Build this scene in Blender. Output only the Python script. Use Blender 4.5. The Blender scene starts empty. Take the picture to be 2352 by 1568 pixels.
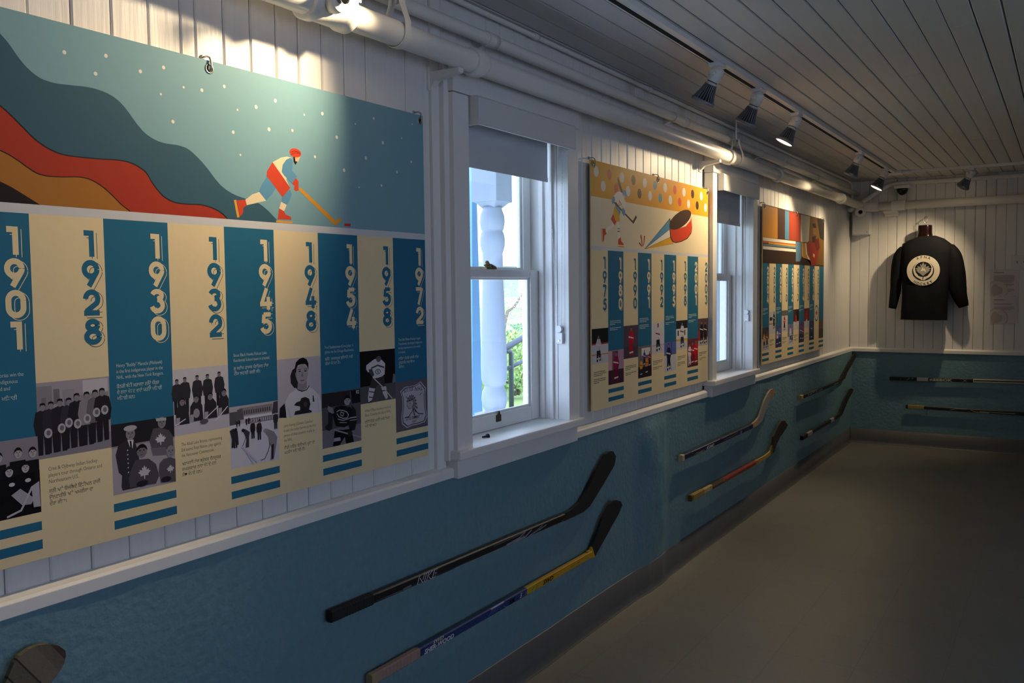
import bpy, bmesh, math, random
from mathutils import Vector, Matrix, noise

random.seed(7)
PI = math.pi
SC = bpy.context.scene
COL = SC.collection

# ------------------------------------------------------------------ camera, world, sun, exposure
cam_data = bpy.data.cameras.new('camera')
cam_data.sensor_width = 36.0
cam_data.lens = 36.0 * 2039.58 / 2352.0
cam_data.clip_start = 0.05
cam_data.clip_end = 300
camera = bpy.data.objects.new('camera', cam_data)
COL.objects.link(camera)
camera.matrix_world = Matrix(((0.848135, -0.022267, 0.529312, 1.75559),
                              (0.529671, 0.055936, -0.846357, 0.0),
                              (-0.010762, 0.998186, 0.059235, 1.5),
                              (0, 0, 0, 1)))
SC.camera = camera

SC.view_settings.view_transform = 'Standard'
SC.view_settings.look = 'None'
SC.view_settings.gamma = 1.0
SC.view_settings.use_curve_mapping = False
SC.view_settings.exposure = 0.0

world = bpy.data.worlds.new('overcast_sky')
SC.world = world
world.use_nodes = True
bg = world.node_tree.nodes['Background']
bg.inputs['Color'].default_value = (0.70, 0.84, 1.20, 1)
bg.inputs['Strength'].default_value = 5.0

sun_data = bpy.data.lights.new('sun', 'SUN')
sun_data.energy = 3.2
sun_data.angle = 0.02
sun_data.color = (1.0, 0.95, 0.86)
sun = bpy.data.objects.new('sun', sun_data)
COL.objects.link(sun)
sun.rotation_euler = Vector((-0.62, 0.25, -0.75)).to_track_quat('-Z', 'Y').to_euler()

WARM = (1.0, 0.76, 0.46)


def portal(name, loc, rot, sx, sy):
    l = bpy.data.lights.new(name, 'AREA')
    l.shape = 'RECTANGLE'; l.size = sx; l.size_y = sy
    l.cycles.is_portal = True
    o = bpy.data.objects.new(name, l); COL.objects.link(o)
    o.location = loc; o.rotation_euler = rot


# one sky portal in each window opening (they add no light of their own)
for _y in (2.815, 5.295):
    portal('sky_portal', (-0.17, _y, 1.55), (0, -PI / 2, 0), 1.2, 0.72)
FILL_WIN = [(-1.7, -1.05), (0.3, 0.95), (2.25, 2.9)]          # unseen windows added to the right-hand wall for fill daylight: y ranges
for a, b in FILL_WIN:
    portal('sky_portal', (4.37, (a + b) / 2, 1.5), (0, PI / 2, 0), 1.3, b - a)

# ------------------------------------------------------------------ materials


def lin(h):
    h = h.lstrip('#')
    out = []
    for i in (0, 2, 4):
        c = int(h[i:i + 2], 16) / 255
        out.append(c / 12.92 if c <= 0.04045 else ((c + 0.055) / 1.055) ** 2.4)
    return (*out, 1)


MATS = {}


def mat(name, hexcol, rough=0.5, metal=0.0, bump=0.0, scale=40.0, vary=0.06, stretch=(1, 1, 1), spec=0.5, coat=0.0):
    """Principled material whose colour and relief come from noise nodes."""
    if name in MATS:
        return MATS[name]
    m = bpy.data.materials.new(name); m.use_nodes = True
    nt = m.node_tree; N = nt.nodes; L = nt.links
    p = N['Principled BSDF']
    p.inputs['Roughness'].default_value = rough
    p.inputs['Metallic'].default_value = metal
    p.inputs['Specular IOR Level'].default_value = spec
    p.inputs['Coat Weight'].default_value = coat
    c = lin(hexcol)
    tc = N.new('ShaderNodeTexCoord'); mp = N.new('ShaderNodeMapping')
    mp.inputs['Scale'].default_value = stretch
    L.new(tc.outputs['Object'], mp.inputs['Vector'])
    nz = N.new('ShaderNodeTexNoise'); nz.inputs['Scale'].default_value = scale; nz.inputs['Detail'].default_value = 5
    L.new(mp.outputs['Vector'], nz.inputs['Vector'])
    if vary:
        mx = N.new('ShaderNodeMix'); mx.data_type = 'RGBA'
        mx.inputs[6].default_value = [v * (1 - vary) for v in c[:3]] + [1]
        mx.inputs[7].default_value = [min(1, v * (1 + vary)) for v in c[:3]] + [1]
        L.new(nz.outputs['Fac'], mx.inputs[0]); L.new(mx.outputs[2], p.inputs['Base Color'])
    else:
        p.inputs['Base Color'].default_value = c
    if bump:
        b = N.new('ShaderNodeBump'); b.inputs['Strength'].default_value = bump; b.inputs['Distance'].default_value = 0.004
        L.new(nz.outputs['Fac'], b.inputs['Height']); L.new(b.outputs['Normal'], p.inputs['Normal'])
    MATS[name] = m
    return m


PRINT_ROUGH = 0.46


def ink(hexcol):
    """Matt-laminated print colour."""
    return mat('print_' + hexcol.lstrip('#'), hexcol, rough=PRINT_ROUGH, vary=0.03, scale=60, spec=0.08)


def emit(name, col, strength):
    m = bpy.data.materials.new(name); m.use_nodes = True
    p = m.node_tree.nodes['Principled BSDF']
    p.inputs['Base Color'].default_value = (0.8, 0.8, 0.8, 1)
    p.inputs['Emission Color'].default_value = (*col, 1)
    p.inputs['Emission Strength'].default_value = strength
    MATS[name] = m
    return m


def glass_mat():
    m = bpy.data.materials.new('window_glass'); m.use_nodes = True
    nt = m.node_tree; N = nt.nodes; L = nt.links
    N.remove(N['Principled BSDF'])
    t = N.new('ShaderNodeBsdfTransparent'); t.inputs['Color'].default_value = (0.95, 0.97, 0.98, 1)
    g = N.new('ShaderNodeBsdfGlossy'); g.inputs['Roughness'].default_value = 0.03
    lw = N.new('ShaderNodeLayerWeight'); lw.inputs['Blend'].default_value = 0.5
    pw = N.new('ShaderNodeMath'); pw.operation = 'POWER'; pw.inputs[1].default_value = 5.0
    L.new(lw.outputs['Facing'], pw.inputs[0])
    f = N.new('ShaderNodeMath'); f.operation = 'MULTIPLY_ADD'; f.inputs[1].default_value = 0.6; f.inputs[2].default_value = 0.04
    L.new(pw.outputs[0], f.inputs[0])
    mx = N.new('ShaderNodeMixShader')
    L.new(f.outputs[0], mx.inputs[0]); L.new(t.outputs[0], mx.inputs[1]); L.new(g.outputs[0], mx.inputs[2])
    L.new(mx.outputs[0], N['Material Output'].inputs['Surface'])
    return m


GLASS = glass_mat()
WHITE = mat('white_board_paint', 'e4e3e0', rough=0.42, bump=0.25, scale=22, stretch=(1, 3, 0.25), vary=0.05)
CEILP = mat('white_ceiling_paint', 'd2d1ce', rough=0.48, bump=0.15, scale=12, stretch=(4, 0.4, 1), vary=0.05)
TRIMW = mat('white_trim_paint', 'e8e7e4', rough=0.38, bump=0.12, scale=18, vary=0.04)
PIPEW = mat('white_pipe_paint', 'e6e4de', rough=0.36, bump=0.06, scale=30, vary=0.04)
PLAST = mat('white_plastic', 'd8d8d6', rough=0.4, vary=0.02)
STEEL = mat('bright_steel', 'b9b8b4', rough=0.28, metal=1.0, vary=0.05)
BRONZE = mat('dark_bronze', '4b4234', rough=0.4, metal=0.8, vary=0.2)
BRASS = mat('worn_brass', '8d7c58', rough=0.4, metal=0.9, vary=0.3)
BLACKP = mat('black_plastic', '17181b', rough=0.3, vary=0.05)
GAP = mat('dark_gap', '2b2a29', rough=0.9, vary=0.1)

# ------------------------------------------------------------------ mesh building


class MB:
    """Collects shapes in world coordinates; build() links them as one object."""

    def __init__(self):
        self.v = []; self.f = []; self.m = []; self.s = []; self.mats = []

    def mi(self, m):
        if m not in self.mats:
            self.mats.append(m)
        return self.mats.index(m)

    def add(self, vs, fs, m, smooth=False):
        o = len(self.v); self.v += [tuple(v) for v in vs]
        k = self.mi(m)
        for f in fs:
            self.f.append([i + o for i in f]); self.m.append(k); self.s.append(smooth)
        return self

    def box(self, x0, x1, y0, y1, z0, z1, m):
        vs = [(x, y, z) for x in (x0, x1) for y in (y0, y1) for z in (z0, z1)]
        return self.add(vs, [(0, 1, 3, 2), (4, 6, 7, 5), (0, 4, 5, 1), (2, 3, 7, 6), (0, 2, 6, 4), (1, 5, 7, 3)], m)

    def bbox(self, x0, x1, y0, y1, z0, z1, m, b=0.003):
        """box with chamfered edges"""
        bm = bmesh.new()
        bmesh.ops.create_cube(bm, size=1.0)
        for v in bm.verts:
            v.co = Vector((x0 + (v.co.x + .5) * (x1 - x0), y0 + (v.co.y + .5) * (y1 - y0), z0 + (v.co.z + .5) * (z1 - z0)))
        bmesh.ops.bevel(bm, geom=bm.edges[:], offset=b, segments=2, affect='EDGES', profile=0.6)
        return self.bm(bm, m)

    def bm(self, bm, m, smooth=False):
        bm.verts.ensure_lookup_table(); bm.verts.index_update()
        self.add([v.co[:] for v in bm.verts], [[v.index for v in f.verts] for f in bm.faces], m, smooth)
        bm.free()
        return self

    def sweep(self, rings, m, closed=True, caps=True, smooth=True):
        n = len(rings[0]); vs = [p for r in rings for p in r]; fs = []
        for i in range(len(rings) - 1):
            for j in range(n if closed else n - 1):
                a = i * n + j; b = i * n + (j + 1) % n
                fs.append((a, b, b + n, a + n))
        self.add(vs, fs, m, smooth)
        if caps:
            self.add(rings[0], [list(range(n))[::-1]], m); self.add(rings[-1], [list(range(n))], m)
        return self

    def lathe(self, p, d, prof, m, n=20, smooth=True, caps=True, squash=1.0):
        """prof: (distance along d, radius) pairs"""
        d = Vector(d).normalized(); p = Vector(p)
        u = d.orthogonal().normalized(); w = d.cross(u)
        rings = [[p + d * t + (u * math.cos(2 * PI * k / n) * squash + w * math.sin(2 * PI * k / n)) * r for k in range(n)] for t, r in prof]
        return self.sweep(rings, m, smooth=smooth, caps=caps)

    def tube(self, path, r, m, n=12, caps=True):
        P = [Vector(q) for q in path]; rings = []; u = None
        for i, q in enumerate(P):
            t = (P[min(i + 1, len(P) - 1)] - P[max(i - 1, 0)]).normalized()
            if u is None:
                u = t.orthogonal().normalized()
            u = (u - t * u.dot(t)).normalized(); w = t.cross(u)
            rr = r[i] if isinstance(r, (list, tuple)) else r
            rings.append([q + (u * math.cos(2 * PI * k / n) + w * math.sin(2 * PI * k / n)) * rr for k in range(n)])
        return self.sweep(rings, m, caps=caps)

    def prism(self, poly, axis, a, b, m, bev=0.0):
        """2D polygon extruded along axis x/y/z between a and b (poly = the two other axes in order)"""
        def P(q, t):
            return (t, q[0], q[1]) if axis == 'x' else (q[0], t, q[1]) if axis == 'y' else (q[0], q[1], t)
        n = len(poly)
        if bev:
            bm = bmesh.new()
            lo = [bm.verts.new(P(q, a)) for q in poly]; hi = [bm.verts.new(P(q, b)) for q in poly]
            bm.faces.new(lo[::-1]); bm.faces.new(hi)
            for i in range(n):
                bm.faces.new((lo[i], lo[(i + 1) % n], hi[(i + 1) % n], hi[i]))
            bmesh.ops.recalc_face_normals(bm, faces=bm.faces[:])
            bmesh.ops.bevel(bm, geom=[e for e in bm.edges if abs(e.calc_face_angle(0)) > 0.6], offset=bev, segments=2, affect='EDGES', profile=0.6)
            return self.bm(bm, m)
        vs = [P(q, a) for q in poly] + [P(q, b) for q in poly]
        fs = [list(range(n))[::-1], [i + n for i in range(n)]] + [(i, (i + 1) % n, (i + 1) % n + n, i + n) for i in range(n)]
        return self.add(vs, fs, m)

    def build(self, name, parent=None, sharp=True):
        off = wloc(parent)
        me = bpy.data.meshes.new(name)
        me.from_pydata([tuple(Vector(v) - off) for v in self.v], [], self.f)
        for m in self.mats:
            me.materials.append(m)
        me.polygons.foreach_set('material_index', self.m)
        me.polygons.foreach_set('use_smooth', self.s)
        bm = bmesh.new(); bm.from_mesh(me)
        bmesh.ops.remove_doubles(bm, verts=bm.verts[:], dist=1e-6) if sharp else None
        bmesh.ops.recalc_face_normals(bm, faces=bm.faces[:]) if sharp else None
        bm.to_mesh(me); bm.free()
        me.update()
        o = bpy.data.objects.new(name, me); COL.objects.link(o)
        if parent is not None:
            o.parent = parent
        return o


def wloc(o):
    v = Vector((0, 0, 0))
    while o is not None:
        v += o.location; o = o.parent
    return v


def tag(o, label=None, cat=None, group=None, kind=None):
    if label: o['label'] = label
    if cat: o['category'] = cat
    if group: o['group'] = group
    if kind: o['kind'] = kind
    return o


def thing(name, label, cat, loc=(0, 0, 0), group=None):
    o = bpy.data.objects.new(name, None); COL.objects.link(o)
    o.empty_display_size = 0.1
    o.location = loc
    return tag(o, label, cat, group)


def struct(name, loc=(0, 0, 0)):
    o = bpy.data.objects.new(name, None); COL.objects.link(o); o.location = loc
    return tag(o, kind='structure')


class Art:
    """Flat print laid on a plane: origin O, right U, up V, outward N. Layers are laminated 0.012 mm apart."""

    def __init__(self, O, U, V, step=0.000012):
        self.O = Vector(O); self.U = Vector(U); self.V = Vector(V); self.N = self.U.cross(self.V)
        self.mb = MB(); self.k = 0; self.step = step

    def up(self, n=1):
        self.k += n
        return self

    def at(self, p):
        return self.O + self.U * p[0] + self.V * p[1] + self.N * (self.k * self.step)

    def poly(self, pts, c, new=True):
        if new: self.k += 1
        self.mb.add([self.at(p) for p in pts], [list(range(len(pts)))], ink(c))
        return self

    def rect(self, a0, b0, a1, b1, c, new=True):
        return self.poly([(a0, b0), (a1, b0), (a1, b1), (a0, b1)], c, new)

    def ell(self, e, c, n=20, new=True):
        cx, cy, rx, ry = e
        return self.poly([(cx + rx * math.cos(2 * PI * i / n), cy + ry * math.sin(2 * PI * i / n)) for i in range(n)], c, new)

    def line(self, pts, w, c, new=True):
        if new: self.k += 1
        q = strokes(pts, w)
        for i in range(len(q) - 1):
            self.mb.add([self.at(p) for p in (q[i][0], q[i][1], q[i + 1][1], q[i + 1][0])], [(0, 1, 2, 3)], ink(c))
        return self

    def text(self, s, p, size, c, align='LEFT', bold=0.0, shear=0.0, rot=0.0, spacing=1.0, sx=1.0):
        self.k += 1
        vs, fs = text_mesh(s, size, align, bold, shear, spacing)
        cr, sr = math.cos(rot), math.sin(rot)
        self.mb.add([self.at((p[0] + (x * sx * cr - y * sr), p[1] + (x * sx * sr + y * cr))) for x, y in vs], fs, ink(c))
        return self

    def build(self, name, parent):
        return self.mb.build(name, parent, sharp=False)


def ell(cx, cy, rx, ry):
    return (cx, cy, rx, ry)


def strokes(pts, w):
    out = []
    n = len(pts)
    for i, p in enumerate(pts):
        p = Vector(p).to_2d() if len(p) == 2 else Vector(p[:2])
        a = Vector(pts[max(i - 1, 0)][:2]); b = Vector(pts[min(i + 1, n - 1)][:2])
        d1 = (p - a); d2 = (b - p)
        if d1.length < 1e-9: d1 = d2
        if d2.length < 1e-9: d2 = d1
        d1 = d1.normalized(); d2 = d2.normalized()
        t = (d1 + d2).normalized(); nn = Vector((-t.y, t.x))
        k = 1.0 / max(0.5, nn.dot(Vector((-d1.y, d1.x))))
        out.append(((p + nn * w / 2 * k), (p - nn * w / 2 * k)))
    return out


TEXTS = {}


def text_mesh(s, size, align='LEFT', bold=0.0, shear=0.0, spacing=1.0):
    key = (s, align, bold, shear, spacing)
    if key not in TEXTS:
        cu = bpy.data.curves.new('lettering', 'FONT')
        cu.body = s; cu.size = 1.0; cu.align_x = align; cu.offset = bold; cu.shear = shear
        cu.resolution_u = 2; cu.space_character = spacing; cu.space_line = 0.95
        ob = bpy.data.objects.new('lettering', cu)
        me = bpy.data.meshes.new_from_object(ob)
        TEXTS[key] = ([(v.co.x, v.co.y) for v in me.vertices], [list(p.vertices) for p in me.polygons])
        bpy.data.objects.remove(ob); bpy.data.curves.remove(cu); bpy.data.meshes.remove(me)
    vs, fs = TEXTS[key]
    return [(x * size, y * size) for x, y in vs], fs


def arc(cx, cy, rx, ry, a0, a1, n=14):
    return [(cx + rx * math.cos(math.radians(a0 + (a1 - a0) * i / n)), cy + ry * math.sin(math.radians(a0 + (a1 - a0) * i / n))) for i in range(n + 1)]


# numeral shapes as centre-line strokes, 0.74 wide and 1 high, stroke about 0.2
DIGITS = {
    '0': [arc(.37, .63, .265, .27, 0, 180, 14) + arc(.37, .37, .265, .27, 180, 360, 14) + [(.635, .63)]],
    '1': [[(.14, .90), (.345, .90)], [(.445, 1.0), (.445, 0)]],
    '2': [arc(.37, .635, .25, .265, 178, -38, 16) + [(.13, .16)], [(.04, .10), (.68, .10)]],
    '3': [arc(.35, .735, .22, .165, 165, -88, 14), arc(.35, .335, .255, .235, 88, -168, 16)],
    '4': [[(.44, 1.0), (.12, .27)], [(.03, .27), (.74, .27)], [(.53, .60), (.53, 0)]],
    '5': [[(.22, .90), (.65, .90)], [(.24, .9), (.195, .50)], arc(.35, .35, .26, .25, 132, -165, 16)],
    '6': [arc(.37, .36, .26, .26, 0, 360, 22), [(.14, .48), (.46, 1.0)]],
    '7': [[(.05, .90), (.56, .90)], [(.62, .95), (.27, 0)]],
    '8': [arc(.37, .745, .20, .155, 0, 360, 20), arc(.37, .315, .26, .215, 0, 360, 22)],
    '9': [arc(.37, .64, .26, .26, 0, 360, 22), [(.60, .52), (.28, 0)]],
}


def numeral(art, d, x, y, h, c, line_c=None, back_c=None, w=.21):
    """numeral with its drop outline; x,y = lower-left corner"""
    def put(dx, dy, ww, col, new=True):
        for st in DIGITS[d]:
            art.line([(x + dx + a * h, y + dy + b * h) for a, b in st], ww * h, col, new)
    if line_c:
        put(.115 * h, -.08 * h, w + .02, line_c)
        put(.115 * h, -.08 * h, w - .03, back_c)
    put(0, 0, w, c)


def smooth_curve(pts, n=6):
    """Catmull-Rom through 2D points"""
    out = []
    P = [pts[0]] + list(pts) + [pts[-1]]
    for i in range(1, len(P) - 2):
        p0, p1, p2, p3 = P[i - 1], P[i], P[i + 1], P[i + 2]
        for k in range(n):
            t = k / n
            out.append(tuple(0.5 * (2 * p1[j] + (p2[j] - p0[j]) * t + (2 * p0[j] - 5 * p1[j] + 4 * p2[j] - p3[j]) * t * t + (3 * p1[j] - p0[j] - 3 * p2[j] + p3[j]) * t ** 3) for j in (0, 1)))
    out.append(tuple(pts[-1]))
    return out


# ------------------------------------------------------------------ room shell
Y0, Y1, X1, ZC, ZR = -3.0, 8.9, 4.25, 2.47, 0.885       # back wall, far wall, right wall, ceiling, top of the painted dado
WIN = [2.472, 4.952]                                      # left jambs of the two windows
WW, WZ0, WZ1 = 0.690, 0.965, 2.15                         # opening width, sill and head heights


def plank_prof(u0, u1, t, g=0.0012, c=0.0035):
    """section of one board lying on 0..t, with eased edges"""
    u0 += g; u1 -= g
    return [(u0, 0), (u1, 0), (u1, t - c), (u1 - c, t), (u0 + c, t), (u0, t - c)]


def dado_x(y, z):
    """relief of the hand-floated plaster below the rail"""
    d = 0.006 * noise.noise((y * 1.3, z * 1.5, 3.1)) + 0.003 * noise.noise((y * 5, z * 5, 1.7)) + 0.0012 * noise.noise((y * 17, z * 15, 9.2))
    r = math.exp(-((y - 4.08) / 0.16) ** 4)               # ridge where two pours of plaster meet
    d += r * (0.026 + 0.010 * noise.noise((y * 11, z * 9, 5.5)) + 0.007 * noise.noise((y * 24, z * 20, 2.2))) * min(1, max(.15, (0.885 - z) / 0.10)) * min(1, (z + .12) / .45)
    d += 0.006 * math.exp(-((z - 0.872) / 0.018) ** 2) * (0.6 + 0.8 * noise.noise((y * 6, 0.3, 8.0)))
    x = 0.009 + 0.014 * z / 0.885 + d
    return min(x, 0.0275) if z > 0.85 else x


# left wall
wl = struct('wall_left')
mb = MB()
holes = [(y - 0.02, y + WW + 0.02) for y in WIN]
edges = [Y0] + [h for p in holes for h in p] + [Y1 + 0.3]
for a, b in zip(edges[0::2], edges[1::2]):
    mb.box(-0.17, -0.016, a, b, -0.1, 2.62, WHITE)
for a, b in holes:
    mb.box(-0.17, -0.016, a, b, -0.1, WZ0 - 0.03, WHITE)
    mb.box(-0.17, -0.016, a, b, WZ1 + 0.02, 2.62, WHITE)
mb.build('wall_core', wl)
mb = MB()
seams = [1.014, 1.106, 1.197, 1.288, 1.374, 1.416, 1.499, 1.583, 1.668, 1.748, 1.835, 1.927, 2.018, 2.11, 2.202, 2.295]
s = 1.014
while s > Y0:
    s -= 0.0915; seams.insert(0, s)
s = 2.295
while s < Y1 - 0.09:
    s += 0.0915 + random.uniform(-.002, .002); seams.append(s)
for a, b in zip(seams, seams[1:]):
    spans = [(ZR - 0.01, 2.60)]
    for h0, h1 in holes:
        if b > h0 - 0.05 and a < h1 + 0.05:
            spans = [(WZ1 + 0.03, 2.60)]
    for z0, z1 in spans:
        pr = plank_prof(a, b, 0.018 + random.uniform(-.0012, .0008), g=random.choice([0.0006, 0.001, 0.001, 0.0019]))
        mb.prism([(q[1] - 0.018, q[0]) for q in pr], 'z', z0, z1, WHITE)
mb.build('plank_boarding', wl)

DADO = mat('blue_dado_paint', '688d99', rough=0.5, bump=0.9, scale=45, vary=0.14)
mb = MB()
ys = [Y0 + i * 0.02 for i in range(int((Y1 - Y0) / 0.02) + 2)]
zs = [i * ZR / 30 for i in range(31)]
vs = [(dado_x(y, z), min(y, Y1 + .02), z) for y in ys for z in zs]
n = len(zs)
mb.add(vs, [(i * n + j, (i + 1) * n + j, (i + 1) * n + j + 1, i * n + j + 1) for i in range(len(ys) - 1) for j in range(n - 1)], DADO, True)
top = [(-0.02, y, ZR) for y in ys]
m0 = len(ys)
mb.add(top + [vs[i * n + n - 1] for i in range(m0)], [(i, i + 1, i + 1 + m0, i + m0) for i in range(m0 - 1)], DADO)
mb.build('plaster_dado', wl, sharp=False)

# far wall: boards above, painted dado below
wf = struct('wall_far')
mb = MB(); mb.box(-0.16, X1 + .15, Y1 + 0.016, Y1 + 0.15, -0.1, 2.62, WHITE); mb.build('wall_core', wf)
mb = MB(); x = -0.0
while x < X1:
    pr = plank_prof(x, x + 0.0805, 0.018 + random.uniform(-.0012, .0008), g=random.choice([0.0006, 0.001, 0.0022]))
    mb.prism([(q[0], Y1 + 0.018 - q[1]) for q in pr], 'z', ZR - 0.01, 2.60, WHITE)
    x += 0.0805 + random.uniform(-.0015, .0015)
mb.build('plank_boarding', wf)
mb = MB()
xs = [-0.02 + i * 0.05 for i in range(int(X1 / 0.05) + 2)]
vs = [(x, Y1 - 0.004 - 0.003 * noise.noise((x * 2, z * 2, 4)) - 0.0012 * noise.noise((x * 9, z * 9, 2)), z) for x in xs for z in zs]
mb.add(vs, [(i * n + j, (i + 1) * n + j, (i + 1) * n + j + 1, i * n + j + 1) for i in range(len(xs) - 1) for j in range(n - 1)], DADO, True)
mb.build('plaster_dado', wf, sharp=False)

# right and back walls close the room (behind and beside the camera)
wr = struct('wall_right')
mb = MB()
e = [Y0] + [v for p in FILL_WIN for v in p] + [Y1 + .15]
for a, b in zip(e[0::2], e[1::2]):
    mb.box(X1, X1 + 0.15, a, b, -0.1, 2.62, WHITE)
for a, b in FILL_WIN:  # openings and bars of the unseen windows added to brighten the room
    mb.box(X1, X1 + 0.15, a, b, -0.1, 0.85, WHITE); mb.box(X1, X1 + 0.15, a, b, 2.15, 2.62, WHITE)
    for q in (a, b - .05, (a + b) / 2 - .025):
        mb.box(X1 + .05, X1 + .1, q, q + .05, 0.85, 2.15, TRIMW)
    mb.box(X1 + .05, X1 + .1, a, b, 1.47, 1.52, TRIMW)
mb.build('wall_panel', wr)
wb = struct('wall_back')
mb = MB(); mb.box(-0.16, X1 + .15, Y0 - .15, Y0, -0.1, 2.62, WHITE); mb.build('wall_panel', wb)

# ceiling boards run along the room
ce = struct('ceiling')
mb = MB(); mb.box(-0.16, X1 + .15, Y0 - .15, Y1 + .15, ZC + 0.016, ZC + 0.13, CEILP); mb.build('ceiling_core', ce)
mb = MB(); x = 0.032 - 0.0942
while x < X1:
    cuts = [Y0, random.uniform(-1, 2.0), random.uniform(3.2, 7.2), Y1 + .02]
    for a, b in zip(cuts, cuts[1:]):
        pr = plank_prof(x, x + 0.0942, 0.018 + random.uniform(-.001, .001), g=random.choice([0.0010, 0.0018, 0.0032]))
        mb.prism([(q[0], ZC + 0.018 - q[1]) for q in pr], 'y', a, b - 0.001, CEILP)
    x += 0.0942
mb.build('plank_boarding', ce)


# floor: vinyl tiles with hairline joints and a worn sheen
def floor_mat():
    m = bpy.data.materials.new('vinyl_tile'); m.use_nodes = True
    nt = m.node_tree; N = nt.nodes; L = nt.links; p = N['Principled BSDF']
    tc = N.new('ShaderNodeTexCoord')
    mp = N.new('ShaderNodeMapping'); mp.inputs['Location'].default_value = (0.14, 0.07, 0)
    L.new(tc.outputs['Object'], mp.inputs['Vector'])
    br = N.new('ShaderNodeTexBrick')
    br.offset = 0.0
    br.inputs['Scale'].default_value = 1.0
    br.inputs['Brick Width'].default_value = 0.305; br.inputs['Row Height'].default_value = 0.305
    br.inputs['Mortar Size'].default_value = 0.0007; br.inputs['Mortar Smooth'].default_value = 0.1
    br.inputs['Color1'].default_value = lin('7f7f79'); br.inputs['Color2'].default_value = lin('7c7b75')
    br.inputs['Mortar'].default_value = lin('5b5a55')
    L.new(mp.outputs['Vector'], br.inputs['Vector'])
    nz = N.new('ShaderNodeTexNoise'); nz.inputs['Scale'].default_value = 90; nz.inputs['Detail'].default_value = 6
    L.new(tc.outputs['Object'], nz.inputs['Vector'])
    mx = N.new('ShaderNodeMix'); mx.data_type = 'RGBA'; mx.blend_type = 'MULTIPLY'; mx.inputs[0].default_value = 0.35
    L.new(br.outputs['Color'], mx.inputs[6]); L.new(nz.outputs['Color'], mx.inputs[7])
    hs = N.new('ShaderNodeHueSaturation'); hs.inputs['Saturation'].default_value = 0.55
    L.new(mx.outputs[2], hs.inputs['Color']); L.new(hs.outputs[0], p.inputs['Base Color'])
    n2 = N.new('ShaderNodeTexNoise'); n2.inputs['Scale'].default_value = 2.2; n2.inputs['Detail'].default_value = 4
    L.new(tc.outputs['Object'], n2.inputs['Vector'])
    mr = N.new('ShaderNodeMapRange'); mr.inputs['To Min'].default_value = 0.3; mr.inputs['To Max'].default_value = 0.5
    L.new(n2.outputs['Fac'], mr.inputs['Value']); L.new(mr.outputs[0], p.inputs['Roughness'])
    b = N.new('ShaderNodeBump'); b.inputs['Strength'].default_value = 0.06; b.inputs['Distance'].default_value = 0.003
    L.new(nz.outputs['Fac'], b.inputs['Height']); L.new(b.outputs['Normal'], p.inputs['Normal'])
    return m


mb = MB(); mb.box(-0.16, X1 + .15, Y0 - .15, Y1 + .15, -0.1, 0.0, floor_mat())
tag(mb.build('floor'), kind='structure')

# rubber cove base following the plaster
BASE = mat('grey_rubber_base', '55575a', rough=0.45, bump=0.05, vary=0.05)
mb = MB(); prof = [(0.0, 0.135), (0.006, 0.133), (0.007, 0.03), (0.014, 0.008), (0.022, 0.0015)]
rings = []
for y in ys:
    bx = max(dado_x(y, .02), dado_x(y, .07), dado_x(y, .12)) * .6 + dado_x(y, .07) * .4
    rings.append([(bx + a, min(y, Y1 - .012), z) for a, z in prof])
mb.sweep(rings, BASE, closed=False, caps=False)
tag(mb.build('baseboard_left', sharp=False), kind='structure')
mb = MB(); mb.sweep([[(x, Y1 - 0.009 - a, z) for a, z in prof] for x in (0.02, 1.5, X1)], BASE, closed=False, caps=False)
tag(mb.build('baseboard_far', sharp=False), kind='structure')

# sloped rail capping the dado, interrupted by the window aprons
railp = [(-0.005, 0.912), (0.003, 0.912), (0.024, 0.905), (0.029, 0.899), (0.029, 0.872), (-0.005, 0.872)]
spans = [(Y0, WIN[0] - 0.085), (WIN[0] + WW + 0.082, WIN[1] - 0.070), (WIN[1] + WW + 0.082, Y1)]
for i, (a, b) in enumerate(spans):
    mb = MB(); mb.prism(railp, 'y', a, b, TRIMW, bev=0.0012)
    tag(mb.build('trim_%d' % (i + 1)), kind='structure')
mb = MB(); mb.prism([(Y1 - p[0], p[1]) for p in railp], 'x', 0.0, X1, TRIMW, bev=0.0012)
tag(mb.build('trim_4'), kind='structure')
# batten beside the first window casing
mb = MB(); mb.bbox(-0.002, 0.012, 2.318, 2.368, 0.905, 2.47, TRIMW)
tag(mb.build('trim_5'), kind='structure')


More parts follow.
